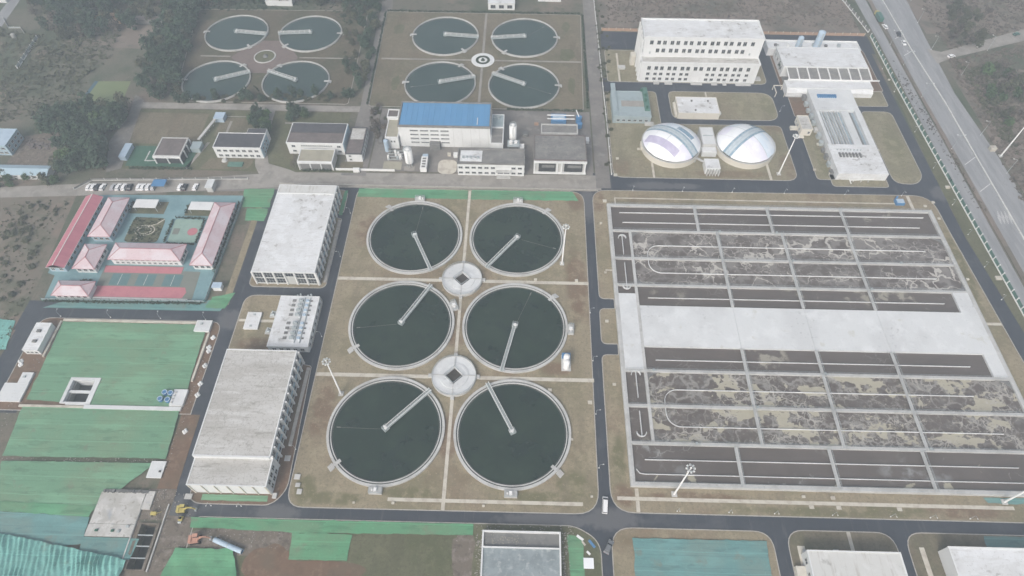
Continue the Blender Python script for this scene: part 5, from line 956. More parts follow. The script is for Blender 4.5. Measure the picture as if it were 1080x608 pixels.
for i in range(420):
    x, y = random.choice([(-120.2+random.random()*1.6, 72+random.random()*62),(-178+random.random()*56, 77.5+random.random()*1.4),(-181-random.random()*3, 80+random.random()*50),(-122+random.random()*16, 58.2+random.random()*10),(-124+random.random()*8,60+random.random()*9),(-100+random.random()*26,51+random.random()*5)]); s = .08+random.random()*.2; z = .12 if x > -178 else .14
    b.box(x,x+s,y,y+s*(.6+random.random()),z,z+s*.8)
tag(b.build('rubble', m_croad), 'pale rubble and sandbags strewn along the soil edges of the nets', 'rubble', kind='stuff')
for i,(x,y) in enumerate(((-118.6,128.4),(-118.9,124),(-118.5,122.4),(-118,116),(-117.4,108.4),(-117,103.8),(-117,89.6),(-187.6,114.6),(-188.2,116))):
    b = MB()
    for k in range(4): b.cyl(x+.5*math.cos(k*1.6),y+.6*math.sin(k*1.6),.14,.5+.4*random.random(),.6,.25,7)
    tag(b.build('sack_pile', m_white), 'small pile of white sacks on the soil beside the netted basin', 'sacks', 'white sack piles by the basin road')
# ------------------------------------------------------------------ front blocks
t = thing('open_tank', 'shallow wet concrete tank with white rim below the crossroads', 'treatment tank', (2.6,40,0))
B(-9.8,15.2,57.1,57.6,0,3.2).build('rim_wall', m_white, t); B(-9.8,-9.3,0,57.09,0,3.2).build('rim_wall', m_white, t); B(14.7,15.2,0,57.09,0,3.2).build('rim_wall', m_white, t); B(-9.3,14.7,52.3,52.7,0,3.15).build('divider', m_white, t)
B(-9.29,14.69,52.71,57.08,0,2.2).build('floor', m_concd, t); B(-9.29,14.69,0,52.29,0,2.7).build('floor', m_puddle, t)
b = MB()
for i in range(60):
    x, y = (-1+random.gauss(0,1)*3.4, 54.9+random.gauss(0,1)*.8) if i < 48 else (-7+random.random()*1.2,53.4+random.random()*3); x = max(-8.8,min(14,x)); y = max(53,min(56.6,y)); q1 = random.random()*3; b.bar((x,y,2.25),(x+.5*math.cos(q1),y+.4*math.sin(q1),2.25),.12,.1)
tag(b.build('scrap', m_rooftan, t), kind='stuff')
b = MB()
for i in range(260):
    x, y = random.choice([(-12+random.random()*2,43+random.random()*14),(15.6+random.random()*2.4,43+random.random()*15),(-12+random.random()*32,57.9+random.random()*2.2)]); s = .1+random.random()*.35; b.box(x,x+s,y,y+s*.7,.14,.14+s*.7)
tag(b.build('debris', m_croad), 'grey builders debris around the wet concrete tank', 'debris', kind='stuff')
for i,(p0,p1,w,m,lab) in enumerate((((20.6,57.4),(22.6,56),.8,m_wpaint,'white board lying furthest back at the crossroads corner'),((22.2,55.6),(23.2,54.4),.6,m_path,'small pale board between the white board and blue sheet'),((24.4,56),(26.2,53.8),.8,m_bluep,'blue sheet lying on the corner by the dark grey car'),((23.6,52.6),(24.6,51.6),.7,m_wpaint,'small white board below the blue sheet'),((22.4,49),(25.6,49),3.2,m_mem,'large white tarpaulin on the corner below the crossroads'))):
    tag(MB().bar((*p0,.3+.02*i),(*p1,.3+.02*i),w,.12).build('board', m), lab, 'board')
t = building('hall', 'white streaked roof hall in the front block between two access roads', 'industrial hall', 91.6,120.4,10,53.4,5.4, m_white, m_roofs, .25, .3)
windows(t,'W',91.58,[50.6,46.4,42],[2.4],wm(1.8,1.8,1)); B(88.6,91.5,46.4,49.6,ZL,1.6).build('side_porch', m_cream, t); B(92.2,93.4,53.5,54.6,ZL,1.2).build('step', m_conc, t); B(102,103.6,53.5,55,ZL,1).build('step', m_conc, t); B(120.5,121.2,49,50.2,ZL,2).build('meter_box', m_wpaint, t)
t = building('hall', 'white flat roofed hall with tall bare west wall at the front right', 'industrial hall', 135.6,200,10,55.4,6.0, m_white, m_roofw, .25, .3)
windows(t,'W',135.58,[20,30],[2.4],wm(1.8,1.8,1))
# blue/teal roofed shed at left
t = thing('blue_shed', 'long pale blue roofed shed with white wall at the left edge', 'shed', (-234,214.6,0)); B(-262,-220.4,212.2,217.8,0,3.2).build('wall', m_white, t); b = MB(); b.add([(-262.5,211.6,3.1),(-219.9,211.6,3.1),(-219.9,215,4.3),(-262.5,215,4.3),(-219.9,218.4,3.1),(-262.5,218.4,3.1)],[(0,1,2,3),(3,2,4,5)]); b.build('roof', m_bluewall, t); windows(t,'S',212.18,spread(-246,-222,8),[1.2],wm(1.4,1.2,1))
t = building('blue_office', 'blue sided building cut off by the left edge', 'office building', -262,-245.6,228,240,6, m_bluewall, m_lblue, .2, .2); windows(t,'E',-245.58,[230,233,236,238.6],[1.2,3.8],wm(1.5,1.2,1)); windows(t,'S',227.98,spread(-258,-246.4,5),[1.2,3.8],wm(1.5,1.2,1))
struct('yard', [(-246,220),(-216,219),(-208,226),(-212,238),(-232,246),(-246,242)], .03, m_rubble)
b = MB()
for i in range(150):
    x, y = random.choice([(-226+random.random()*14,224+random.random()*12),(-244+random.random()*14,232+random.random()*8)]); s = .3+random.random()*1.5; b.box(x,x+s,y,y+s*.6,.03,.1+random.random()*.9)
tag(b.build('scrap_heap', m_roofm), 'dark and rusty scrap heap in the yard behind the blue shed', 'scrap', kind='stuff')
struct('sports_field', [G(104,86),G(138,86),G(127,112),G(86,110)], .03, mat('dull_turf',(.16,.2,.1),[dict(c=(.19,.22,.12),s=.1,f=.6)])); struct('track', [G(100,86),G(104,86),G(86,110),G(82,110)], .034, mat('blue_track',(.06,.12,.16),[]))
t = building('shed', 'rust red roofed shed in the hazy wood at the top left', 'shed', -254,-236,340,346,3.2, m_rust, m_rust, .15, .2)
t = building('shed', 'long grey roofed shed right of the rust red roofed shed', 'shed', -234,-208,340,344,2.8, m_concd, m_roofm, .1, .2); struct('yard', [(-256,318),(-214,316),(-210,339),(-254,339)], .02, m_dirtw)
for i in range(2):
    t = building('polytunnel', f'pale roofed greenhouse shed at the far top left corner, {"upper" if i else "lower"}', 'shed', -330+9*i,-322+9*i,352+8*i,372+8*i,3, m_white, m_slab, .1, .2)
# far top buildings
t = building('gate_building', 'white two bay building at the top edge above the old clarifiers', 'building', -22,-6,362,372,4, m_white, m_roofw, .3, .3); windows(t,'S',361.98,[-19,-14,-9],[1],wm(3,2.2,1))
t = building('gate_building', 'small white flat roofed hut at the top edge beside the road', 'building', 8,22,372,380,3.6, m_white, m_roofw, .2, .3)
t = building('gate_building', 'white roofed shed at the top edge above the red plaza', 'building', -156,-140,362,368,3, m_white, m_roofw, .2, .3)
# old clarifier surrounds
block('lawn', [(-80,269.8),(31.6,269.6),(33.4,358),(-82.6,358)], 2, m_lawn3, True, .1); block('lawn', [(-182,271),(-90.6,271),(-93.6,358),(-196,357)], 2, m_lawn5, True, .1)
slabst('plaza', fillet([(-150,296),(-136,296),(-125,310),(-136,326),(-151,326),(-163,310)],2), .05, .13, m_brick)
t = thing('ringed_garden', 'small round garden with white ring path between the four right old clarifiers', 'garden', (-22.6,311.2,.1)); MB().ring(circ(-22.6,311.2,6.4,32),circ(-22.6,311.2,4,32),.05,.35).build('ring_path', m_white, t); MB().ring(circ(-22.6,311.2,3.9,32),circ(-22.6,311.2,2.6,32),.05,.5).build('planting', m_hedge, t); MB().ring(circ(-22.6,311.2,2.5,32),circ(-22.6,311.2,1.2,32),.05,.3).build('inner_path', m_white, t); MB().cyl(-22.6,311.2,.05,1.2,1.1,.6,10).build('centre_bush', m_leaf, t)
t = thing('ringed_garden', 'round grey rockery garden on the red plaza between the four left old clarifiers', 'garden', (-144,310.6,.1)); MB().ring(circ(-144,310.6,6,32),circ(-144,310.6,5.4,32),.05,.5).build('ring_wall', m_conc, t); MB().cyl(-144,310.6,.05,.4,5.3,5.3,28).build('bed', m_lawn4, t); MB().cyl(-143.6,310.6,.4,1.7,1.6,.5,7).build('rock', m_concd, t)
for (x0,x1,y0,y1) in ((-23.4,-22.2,270,304.6),(-23.4,-22.2,318,357.6),(-79,-29.2,310.6,311.8),(-16,32,310.6,311.8)): slabst('footpath', rect(x0,x1,y0,y1), .05, .13, m_croad)
for (x0,x1,y0,y1) in ((-180,-163.2,310,311),(-124.8,-93,310,311)): slabst('footpath', rect(x0,x1,y0,y1), .05, .125, m_croad)
for i,(cx,cy,rx,ry) in enumerate(((-68.5,290,2,6),(26,290,2,7),(24.5,318,4.4,6),(-73,340,3,5),(24,345,2.5,5))): patch('grass_patch', cx, cy, rx, ry, m_lawn4, .125+.001*i, 50+i)

# ------------------------------------------------------------------ fences
def fence(label, pts, step, ph, panel_m, post_m, base=.35, pw=.35, panel_t=.08, base_m=None, cap=True, wall_h=None):
    t = thing('fence', label, 'fence', (*pts[0], 0)); pm = None
    for (p, q) in zip(pts, pts[1:]):
        p, q = Vector((*p,0)), Vector((*q,0)); L = (q-p).length; n = max(1, round(L/step)); d = (q-p)/n
        MB().bar(p+Vector((0,0,base/2)), q+Vector((0,0,base/2)), pw*1.3, base).build('base_wall', base_m or post_m, t)
        for i in range(n+1):
            a = p+d*i; MB().box(a.x-pw/2,a.x+pw/2,a.y-pw/2,a.y+pw/2,base,ph+.15).build('post', post_m, t)
        for i in range(n):
            a, b = p+d*i, p+d*(i+1); e = (b-a).normalized()*(pw/2+.03)
            MB().bar(a+e+Vector((0,0,(ph+base)/2)), b-e+Vector((0,0,(ph+base)/2)), panel_t, ph-base-.1).build('panel', panel_m, t)
    return t
fence('long white posted fence with dark green panels along the highway', [(203.6,66),(203.4,146),(201.6,223),(200.2,300),(200.4,341)], 4.3, 2.2, m_greenf, m_wpaint, .5, .42)
fence('pale posted fence continuing along the highway beyond the plant corner', [(200.4,345),(195,380),(186,430)], 4.6, 1.9, m_concd, m_wpaint, .4, .4)
fence('rust coloured boundary fence with white posts behind the top right buildings', [(45,342.4),(120,341.8),(197,341.6)], 4.2, 1.7, m_rust, m_path, .8, .35, base_m=m_rust)
fence('low white fence along the road left of the white domes', [(42.9,223),(43.0,260),(42.6,300),(42.4,342),(42.0,400)], 6, 1.2, m_croad, m_wpaint, .6, .35)
fence('pale wall with posts along the left side of the parking row', [(-206,206),(-200.5,212.2),(-128,215.2)], 6, 1.4, m_concd, m_conc, .5, .3)
fence('dark railing fence along the front of the school compound', [(-193,144.2),(-127,144.9)], 3.4, 1.5, m_tealst, m_greenf, .3, .2)
fence('dark railing fence along the right side of the school compound', [(-126.6,145.4),(-126.6,203)], 3.4, 1.5, m_tealst, m_greenf, .3, .2)
struct('road', [G(-30,50),G(-20,60),G(24,-4),G(18,-10)], .03, m_hway); struct('road', [G(-40,20),G(-30,30),G(6,-4),G(-4,-12)], .034, m_hway)
fence('white ladder like railing by the waste land at the top left', [G(40,41),G(30,56),G(19,73)], 4.0, 2.0, m_steel, m_wpaint, .3, .4); fence('white angled railing near the corner road at the top left', [G(4,20),G(9,30),G(22,30),G(26,36)], 4.0, 1.0, m_steel, m_conc, .2, .25)
q = thing('round_tank', 'small white round tank near the top left corner', 'tank', (*G(15,39.5),0)); x, y = G(15,39.5); MB().cyl(x,y,0,2,1.1,1.1,16).build('shell', m_conc, q); MB().cyl(x,y,2,2.5,1.1,.2,16).build('cap', m_conc, q)
# ------------------------------------------------------------------ floodlight masts
def mast(x, y, h, label, z=ZL):
    t = thing('floodlight_mast', label, 'floodlight mast', (x,y,z), 'tall floodlight masts')
    B(x-.9,x+.9,y-.9,y+.9,z,z+.35).build('base', m_conc, t); MB().cyl(x,y,z+.35,h,.36,.16,14).build('pole', m_wpaint, t, True)
    MB().ring(circ(x,y,1.15,20), circ(x,y,.95,20), h-.6, h-.4).build('ring', m_steel, t); MB().cyl(x,y,h-.2,h+.4,.35,.1,12).build('cap', m_wpaint, t)
    for k in range(8):
        a = 2*math.pi*k/8; c, s = math.cos(a), math.sin(a); MB().bar((x+.9*c,y+.9*s,h-.9),(x+1.5*c,y+1.5*s,h-.75),.5,.3).build('lamp', m_wpaint, t)
        if k%2 == 0: MB().bar((x,y,h-.5),(x+1.0*c,y+1.0*s,h-.5),.08,.08).build('spoke', m_steel, t)
mast(-64.4,105.6,25,'tall white floodlight mast left of the front left clarifier'); mast(18.2,168.8,24.5,'tall white floodlight mast right of the back right clarifier'); mast(53.7,71.6,25,'tall white floodlight mast leaning over the front left of the aeration tank')
mast(122.3,225.8,24,'tall white floodlight mast right of the right dome'); mast(233.6,241.5,24,'tall white floodlight mast beyond the highway',.02); mast(163.5,71.8,24,'tall white floodlight mast at the front right edge')
tag(B(229.6,232.2,244.6,246.8,0,1.8).box(229.5,232.3,244.5,246.9,1.8,2).build('cabinet', m_path), 'pale box cabinet at the foot of the mast beyond the highway', 'cabinet')
# ------------------------------------------------------------------ lamps
def lamp(h=5, double=False, name='street_lamp', k=1.0):
    t = thing(name, 'x', 'street lamp', (0,0,0)); MB().cyl(0,0,0,h,.11*k,.06*k,8).build('pole', m_steel, t); MB().cyl(0,0,0,.4,.2,.16,8).build('base', m_wpaint, t)
    for s in ((-1,1) if double else (1,)): MB().bar((0,0,h-.05),(1.6*s*k,0,h+.25*k),.1*k,.1*k).build('arm', m_steel, t); MB().bar((1.5*s*k,0,h+.28*k),(2.2*s*k,0,h+.34*k),.32*k,.16*k).build('lamp_head', m_wpaint, t)
    return t
def put(proto, first, loc, rz, label, group):
    o = proto if first else copy_tree(proto); o.location = loc; o.rotation_euler[2] = rz; o['label'] = label; o['group'] = group; return o
pl = lamp(3.4, False, 'street_lamp', .6); f = True
spots = [(x,66.0,-1.57) for x in (54,71,86,105,124,137,150)]+[(x,136.6,1.57) for x in (-182,-162,-142,-124)]+[(x,213.0,-1.57) for x in (52,75,98,122,150,176)]+[(197.6,y,3.14) for y in (208,190,172,155,232,258,290,310)]+[(29.0,y,0) for y in (80,100,122,144)]+[(-76.4,y,3.14) for y in (84,130,170,195)]+[(-100,63.9,-1.57),(-90,64,-1.57),(139.4,262,3.14),(133,272,0)]
for (x,y,rz) in spots: put(pl,f,(x,y,ZL),rz,'slim white low lamp post beside the new plant roads','small lamp posts along the plant roads'); f = False
pl = lamp(8.5,False); f = True
for i,(x,y,rz) in enumerate(((238.6,305.1,3.1),(233,356.4,3.3),(231,328.9,3.2),(229.9,256.6,3.0),(231.4,229.6,3.0),(263,329.5,2.4),(237,380,3.2),(232,205,3.1))): put(pl,f,(x,y,.02),rz,'grey street lamp along the outer side of the highway','highway lamps beyond the road'); f = False
pl = lamp(8.5,True); f = True
for i,(x,y) in enumerate(((209.6,333.7),(210.4,314),(210.8,286),(211.5,246))): put(pl,f,(x,y,.05),0,'grey double arm lamp on the verge between plant fence and highway','highway lamps on the verge'); f = False
# ------------------------------------------------------------------ vehicles
CARM = {c: mat('car_'+c, v, rough=.3, spec=.5) for c, v in dict(white=(.82,.82,.82),silver=(.42,.43,.45),dark=(.03,.032,.038),blue=(.05,.12,.3),green=(.06,.16,.13),grey=(.16,.17,.18)).items()}
def car(label, x, y, rz, colr, van=False, z=.06, group=None, L=4.5):
    t = thing('car' if not van else 'van', label, 'car' if not van else 'van', (0,0,0), group); m = CARM[colr]; k = L/4.5
    prof = [(-2.2,.35),(2.2,.35),(2.25,.7),(2.05,.86),(1.0,.95),(-1.9,1.0),(-2.25,.85)] if not van else [(-2.3,.35),(2.3,.35),(2.35,.8),(2.0,1.15),(-2.3,1.15)]
    def side(pr, w0, w1, name, mm):
        n = len(pr); b = MB(); zs = [p[1] for p in pr]; lo, hi = min(zs), max(zs)
        wd = [w0+(w1-w0)*((p[1]-lo)/(hi-lo)) for p in pr]
        b.add([(p[0]*k,-w,p[1]) for p,w in zip(pr,wd)]+[(p[0]*k,w,p[1]) for p,w in zip(pr,wd)], [tuple(range(n)),tuple(range(2*n-1,n-1,-1))]+[(i,n+i,n+(i+1)%n,(i+1)%n) for i in range(n)]); return b.build(name, mm, t)
    side(prof,.9,.86,'body',m)
    cab = [(-1.75,.97),(1.05,.93),(.35,1.42),(-1.25,1.42)] if not van else [(-2.25,1.14),(1.9,1.14),(1.15,1.95),(-2.2,1.95)]
    side(cab,.82,.66,'glasshouse',m_glass)
    rf_ = [(-1.62,1.36),(.5,1.36),(.4,1.5),(-1.5,1.5)] if not van else [(-2.25,1.95),(1.2,1.95),(1.1,2.05),(-2.2,2.05)]
    side(rf_,.74,.68,'roof',m)
    for xx in (-1.4*k,1.4*k):
        for yy in (-.82,.82): MB().tube((xx,yy-.11,.33),(xx,yy+.11,.33),.33,n=12).build('wheel', m_rub, t)
    for yy in (-.6,.6): B(2.2*k,2.27*k,yy-.18,yy+.18,.6,.75).build('headlight', m_wpaint, t); B(-2.28*k,-2.2*k,yy-.15,yy+.15,.65,.85).build('tail_light', m_red, t)
    t.location = (x,y,z); t.rotation_euler[2] = rz; return t
ords = ['first','second','third','fourth','fifth','sixth','seventh','eighth','ninth','tenth','eleventh','twelfth']
for i,(px,c) in enumerate(((94.5,'white'),(99,'white'),(103.6,'dark'),(109,'white'),(120,'silver'),(125.4,'white'),(131.4,'white'),(137.6,'dark'),(147,'white'),(151.4,'white'),(156.8,'white'),(162.4,'silver'))):
    x, y = G(px,198.6); car(f'{c} car, {ords[i]} from the left in the row by the concrete road', x, y, R(90)+random.uniform(-.06,.06), c, group='cars parked in a row by the concrete road', z=.02)
q = thing('shelter', 'small blue flat roofed shelter at the right end of the parked row', 'shelter', (*G(170,198),0)); x, y = G(170,197); B(x-3,x+3,y-2.2,y+2.2,2.3,2.5,bottom=True).build('roof', m_bluep, q)
for dx in (-2.7,2.7):
    for dy in (-2,2): B(x+dx-.08,x+dx+.08,y+dy-.08,y+dy+.08,0,2.3).build('post', m_steel, q)
for (px,c,lab) in ((190.5,'white','white car parked alone right of the blue shelter'),(195.5,'dark','dark car parked beside the lone white car'),(206.5,'white','white car parked nearest the gate pillar')):
    x, y = G(px,198.6); car(lab, x, y, R(90), c, z=.02)
q = thing('gate_pillar', 'pale gate pillar with low walls at the end of the parking lot', 'gate', (*G(224,199),0)); x, y = G(224,199); B(x-1.4,x+1.4,y-2.4,y+2.4,0,3.0).build('pillar', m_conc, q); B(x-1.7,x+1.7,y-2.7,y+2.7,3.0,3.3,bottom=True).build('cap', m_slab, q)
car('white van driving at the crossroads between clarifiers and aeration tank', 30.2,67.2,R(84),'white',True,.1,None,5.4)
car('dark grey car at the lower right of the crossroads', 30.6,54.0,R(62),'grey',False,.1)
car('white car on the highway behind the green truck', 211.6,350.6,R(100),'white'); car('dark car on the highway beside the centre divider', 217.2,343,R(268),'dark'); car('white car on the highway following the dark car', 217.2,334.4,R(268),'white')
car('white car at the mouth of the side road', 239.8,322.4,R(20),'white'); car('white car halfway along the side road', 259.5,333.2,R(25),'white'); car('green car at the far end of the side road', 286,345.4,R(22),'green')
q = thing('truck', 'green and yellow truck on the highway at the top', 'truck', (210.4,360,0)); B(209.2,211.6,355,362,.9,3.2,bottom=True).build('cargo_box', CARM['green'], q); B(209.3,211.5,362.2,364.2,.6,2.7,bottom=True).build('cab', m_yel, q); B(209.4,211.4,364.2,364.26,1.5,2.4).build('windscreen', m_glass, q)
for yy in (356.4,358,363):
    for xx in (209.4,211.4): MB().tube((xx-.15,yy,.5),(xx+.15,yy,.5),.5,n=12).build('wheel', m_rub, q)
def excavator(label, x, y, rz, m, s=1.0, z=.1):
    t = thing('excavator', label, 'excavator', (0,0,0))
    for k in (-1,1):
        b = MB(); pr = [(-1.6,.2),(-1.3,0),(1.3,0),(1.6,.2),(1.6,.6),(1.3,.8),(-1.3,.8),(-1.6,.6)]; n = len(pr); y0 = k*1.0
        b.add([(p[0],y0-.3,p[1]) for p in pr]+[(p[0],y0+.3,p[1]) for p in pr],[tuple(range(n)),tuple(range(2*n-1,n-1,-1))]+[(i,n+i,n+(i+1)%n,(i+1)%n) for i in range(n)]); b.build('track', m_rub, t)
    b = B(-1.7,1.0,-1.15,1.15,.9,1.7,bottom=True); b.cyl(0,0,.6,.9,.7,.7,14); b.build('house', m, t); b = B(-1.75,-.9,-1.1,1.1,1.7,2.0); b.build('counterweight', m, t)
    c = B(-.4,1.1,.25,1.15,1.7,2.75).build('cab', m_glass, t); B(-.45,1.15,.2,1.2,2.75,2.85,bottom=True).build('cab_roof', m, c)
    MB().bar((.8,-.2,1.6),(2.6,-.2,3.3),.4,.5).bar((2.5,-.2,3.3),(3.9,-.2,2.9),.36,.44).build('boom', m, t); MB().bar((3.8,-.2,3.0),(4.6,-.2,1.2),.3,.36).build('stick', m, t); MB().tube((1.4,-.2,2.4),(2.7,-.2,3.0),.09).build('cylinder', m_steel, t)
    b = MB(); b.add([(4.3,-.7,1.2),(4.9,-.7,1.2),(4.8,-.7,.3),(4.1,-.7,.35),(4.3,.3,1.2),(4.9,.3,1.2),(4.8,.3,.3),(4.1,.3,.35)],[(0,1,2,3),(7,6,5,4),(1,5,6,2),(2,6,7,3),(0,4,5,1)]); b.build('bucket', m_steel, t)
    t.location = (x,y,z); t.rotation_euler[2] = rz; t.scale = (s,s,s)
excavator('yellow excavator working on the road corner below the long hall', -108.6,62.2,R(4),m_yel,.95); excavator('faded orange excavator in the dug soil beside the blue pipe', -101.4,52.9,R(8),m_orange,1.05)
q = thing('roller', 'small yellow compactor standing on the soil below the road corner', 'compactor', (-108,58.6,.1)); MB().tube((-108.9,58.2,.5),(-107.9,58.2,.5),.4,n=14).build('drum', m_steel, q); B(-108.9,-107.7,58.6,60,.4,1.2,bottom=True).build('body', m_yel, q); MB().tube((-108.9,59.9,.45),(-107.8,59.9,.45),.38,n=14).build('rear_drum', m_steel, q); B(-108.6,-108,59,59.6,1.2,2.0).build('seat', m_rub, q)
q = thing('pump_cart', 'small yellow pump cart beside the head of the trench', 'pump cart', (-117.6,60.6,.1)); B(-118.6,-116.8,60.2,61.2,.4,1.2,bottom=True).build('body', m_yel, q); MB().tube((-118.2,59.9,.35),(-118.2,61.5,.35),.3,n=10).build('wheel', m_rub, q); MB().bar((-116.8,60.7,.9),(-115.4,61.4,.6),.12,.12).build('drawbar', m_yel, q)
q = thing('steel_pipe', 'large pale blue steel pipe lying on the brown soil', 'pipe', (-90.4,51,.14)); a, b_ = Vector((-95.4,53.0,.95)), Vector((-85.6,49.6,.95)); MB().tube(a,b_,.8,n=24,cap=False).build('shell', m_lblue, q, True); MB().tube(a+(b_-a)*.005,b_-(b_-a)*.005,.74,n=24,cap=False).build('lining', m_bluep, q, True)
for k in (0,.5,1): p = a.lerp(b_,k); d = (b_-a).normalized(); MB().tube(p-d*.12,p+d*.12,.86,n=24,cap=False).build('flange', m_steel, q)
# white horizontal tank by the MR clarifier
q = thing('storage_tank', 'white upright twin cylinder tank with blue cap at the right clarifier', 'tank', (19.6,130.5,ZL)); x, y = G(597,388); MB().cyl(x,y,ZL,4.6,1.15,1.15,20).build('shell', m_wpaint, q, True); MB().cyl(x,y,4.6,5.2,1.15,.4,20).build('dome', m_wpaint, q); MB().cyl(x,y+2.2,ZL,5.0,1.15,1.15,20).build('shell', m_wpaint, q, True); MB().cyl(x,y+2.2,5.0,5.6,1.15,.4,20).build('dome', m_wpaint, q); B(x-1.6,x+1.6,y+3.6,y+5.0,ZL,2.6).build('blue_cabinet', m_bluep, q); B(x-1.8,x+1.8,y-1.6,y+5.2,ZL,.4).build('plinth', m_conc, q)
q = thing('machine_skid', 'blue machine skid on the lawn behind the aeration tank corner', 'machinery', (173.4,208.4,ZL)); B(171.4,175.2,206.8,209.8,ZL,1.5).build('body', m_bluep, q); B(171.8,174.8,207.2,209.4,1.5,1.9).build('lid', m_lblue, q); MB().cyl(172.4,210.4,ZL,2.4,.4,.4,10).build('tank', m_bluep, q)
for i,(x,y,s) in enumerate(((184.5,206.5,1.2),(188,199,1.1),(38.5,205.6,1.6),(36,192,.9),(36.3,164.4,.9),(36.4,112,1.1),(35.4,140,1.2),(12.4,109,1.3),(27,104.4,1.4),(24,159.8,1.2),(7,159.8,1.1),(-40,66.2,.8),(-10,66,.7),(20,90,.7),(96.8,71.8,.9),(106.5,71.6,1.2),(-53,66,.6),(140,229,1.1),(146.8,226.6,1),(146.4,247,1.6),(174.6,243.6,1),(46.4,234,1.2),(44.6,222.6,1.6),(57.2,241,1.3),(189,209,1.2),(187.6,165,1),(26,70,.7),(200.8,166,2.2),(199.4,219,1.8),(198,300,1))):
    b = B(x-s/2,x+s/2,y-s*.4,y+s*.4,ZL,ZL+.45); b.box(x-s/2-.08,x+s/2+.08,y-s*.4-.08,y+s*.4+.08,ZL+.45,ZL+.55); tag(b.build('manhole_box', m_path), 'small pale inspection chamber set in the lawn', 'chamber', 'inspection chambers in the lawns')
# ------------------------------------------------------------------ vegetation
def crown_mesh(name, rx, rz, n, leafs, m, seed, zc):
    rnd = random.Random(seed); b = MB(); cl = []
    for i in range(n):
        while True:
            p = Vector((rnd.uniform(-1,1),rnd.uniform(-1,1),rnd.uniform(-1,1)))
            if .25 < p.length < 1: break
        k = 1+.35*noise.noise(p*1.7+Vector((seed,0,0))); cl.append((Vector((p.x*rx*k,p.y*rx*k,zc+p.z*rz*k)), .55+.5*rnd.random()))
    for c, r in cl:
        for j in range(leafs):
            o = Vector((rnd.gauss(0,1),rnd.gauss(0,1),rnd.gauss(0,.8)))*r*.55*rx/2.4
            nv = (o+Vector((0,0,.6))+Vector((rnd.uniform(-.6,.6),rnd.uniform(-.6,.6),rnd.uniform(-.2,.6)))).normalized(); a = nv.orthogonal().normalized(); a.rotate(Matrix.Rotation(rnd.uniform(0,6.28),3,nv)); e = nv.cross(a); s = rnd.uniform(.22,.5)*rx/2.4
            q = c+o; b.add([q-a*s-e*s*.6,q+a*s-e*s*.6,q+a*s*.8+e*s*.7,q-a*s*.8+e*s*.7],[(0,1,2,3)])
    me = bpy.data.meshes.new(name); me.from_pydata(b.v,[],b.f); me.materials.append(m); return me
def trunk_mesh(h, rx, seed):
    rnd = random.Random(seed); b = MB(); b.tube((0,0,0),(.1,0,h*.7),.22,.12,8)
    for k in range(5):
        a = k*1.26+rnd.random(); b.tube((.05,0,h*(.35+.08*k)),(rx*.6*math.cos(a),rx*.6*math.sin(a),h*(.6+.08*k)),.09,.03,5)
    me = bpy.data.meshes.new('trunk'); me.from_pydata(b.v,[],b.f); me.materials.append(m_bark); return me
TREES = {}
for kind,(m,rx,rz,h) in dict(ever=(m_leaf,2.6,3.2,7.5),bright=(m_leaf2,2.6,2.6,6.0),olive=(m_leaf3,2.4,2.6,6.0),bare=(m_twig,2.2,2.4,5.5),low=(m_leaf3,1.4,.9,1.6)).items():
    TREES[kind] = [(crown_mesh('crown',rx,rz,46 if kind != 'bare' else 36,11 if kind != 'bare' else 7,m,17*s+len(kind),h-rz*.85 if kind != 'low' else .8), trunk_mesh(h if kind != 'low' else 1.0,rx,s)) for s in range(3)]
def tree(x, y, kind, s, label, group, name='tree', cat='tree'):
    t = bpy.data.objects.new(name, None); col.objects.link(t); t.location = (x,y,0); t.rotation_euler[2] = random.random()*6.28; t.scale = (s,s,s*random.uniform(.85,1.15)); tag(t,label,cat,group)
    c, tr = random.choice(TREES[kind])
    for n_, me in (('crown',c),('trunk',tr)): o = bpy.data.objects.new(n_, me); col.objects.link(o); o.parent = t
def inpoly(x, y, P):
    r = False
    for i in range(len(P)):
        (x1,y1),(x2,y2) = P[i-1],P[i]
        if (y1 > y) != (y2 > y) and x < (x2-x1)*(y-y1)/(y2-y1)+x1: r = not r
    return r
def wood(px, n, kinds, smin, smax, label, group, dmin=3.0, name='tree', cat='tree'):
    P = [G(*p) for p in px]; xs = [p[0] for p in P]; ys = [p[1] for p in P]; got = []; tries = 0
    while len(got) < n and tries < n*60:
        tries += 1; x, y = random.uniform(min(xs),max(xs)), random.uniform(min(ys),max(ys))
        if not inpoly(x,y,P) or any((x-a)**2+(y-b)**2 < dmin*dmin for a,b in got): continue
        got.append((x,y)); tree(x,y,random.choice(kinds),random.uniform(smin,smax),label,group,name,cat)
EV = ['ever']*4+['olive']
def far_wood(label, px, n, kinds, smin, smax, dmin):
    P = [G(*p) for p in px]; xs = [p[0] for p in P]; ys = [p[1] for p in P]; got = []; tries = 0; acc = {}
    while len(got) < n and tries < n*60:
        tries += 1; x, y = random.uniform(min(xs),max(xs)), random.uniform(min(ys),max(ys))
        if not inpoly(x,y,P) or any((x-p)**2+(y-q)**2 < dmin*dmin for p,q in got): continue
        got.append((x,y)); k = random.choice(kinds); c, tr = random.choice(TREES[k]); s_ = random.uniform(smin,smax); an = random.random()*6.28; ca, sa = math.cos(an)*s_, math.sin(an)*s_
        for mi, me in ((0 if k == 'ever' else 1 if k == 'olive' else 2, c), (3, tr)):
            v = [(x+ca*w.co.x-sa*w.co.y, y+sa*w.co.x+ca*w.co.y, w.co.z*s_) for w in me.vertices]; acc.setdefault('b', MB()).add(v, [tuple(p.vertices) for p in me.polygons], mi)
    tag(acc['b'].build('wood', [m_leaf,m_leaf3,m_twig,m_bark]), label, 'wood', kind='stuff')
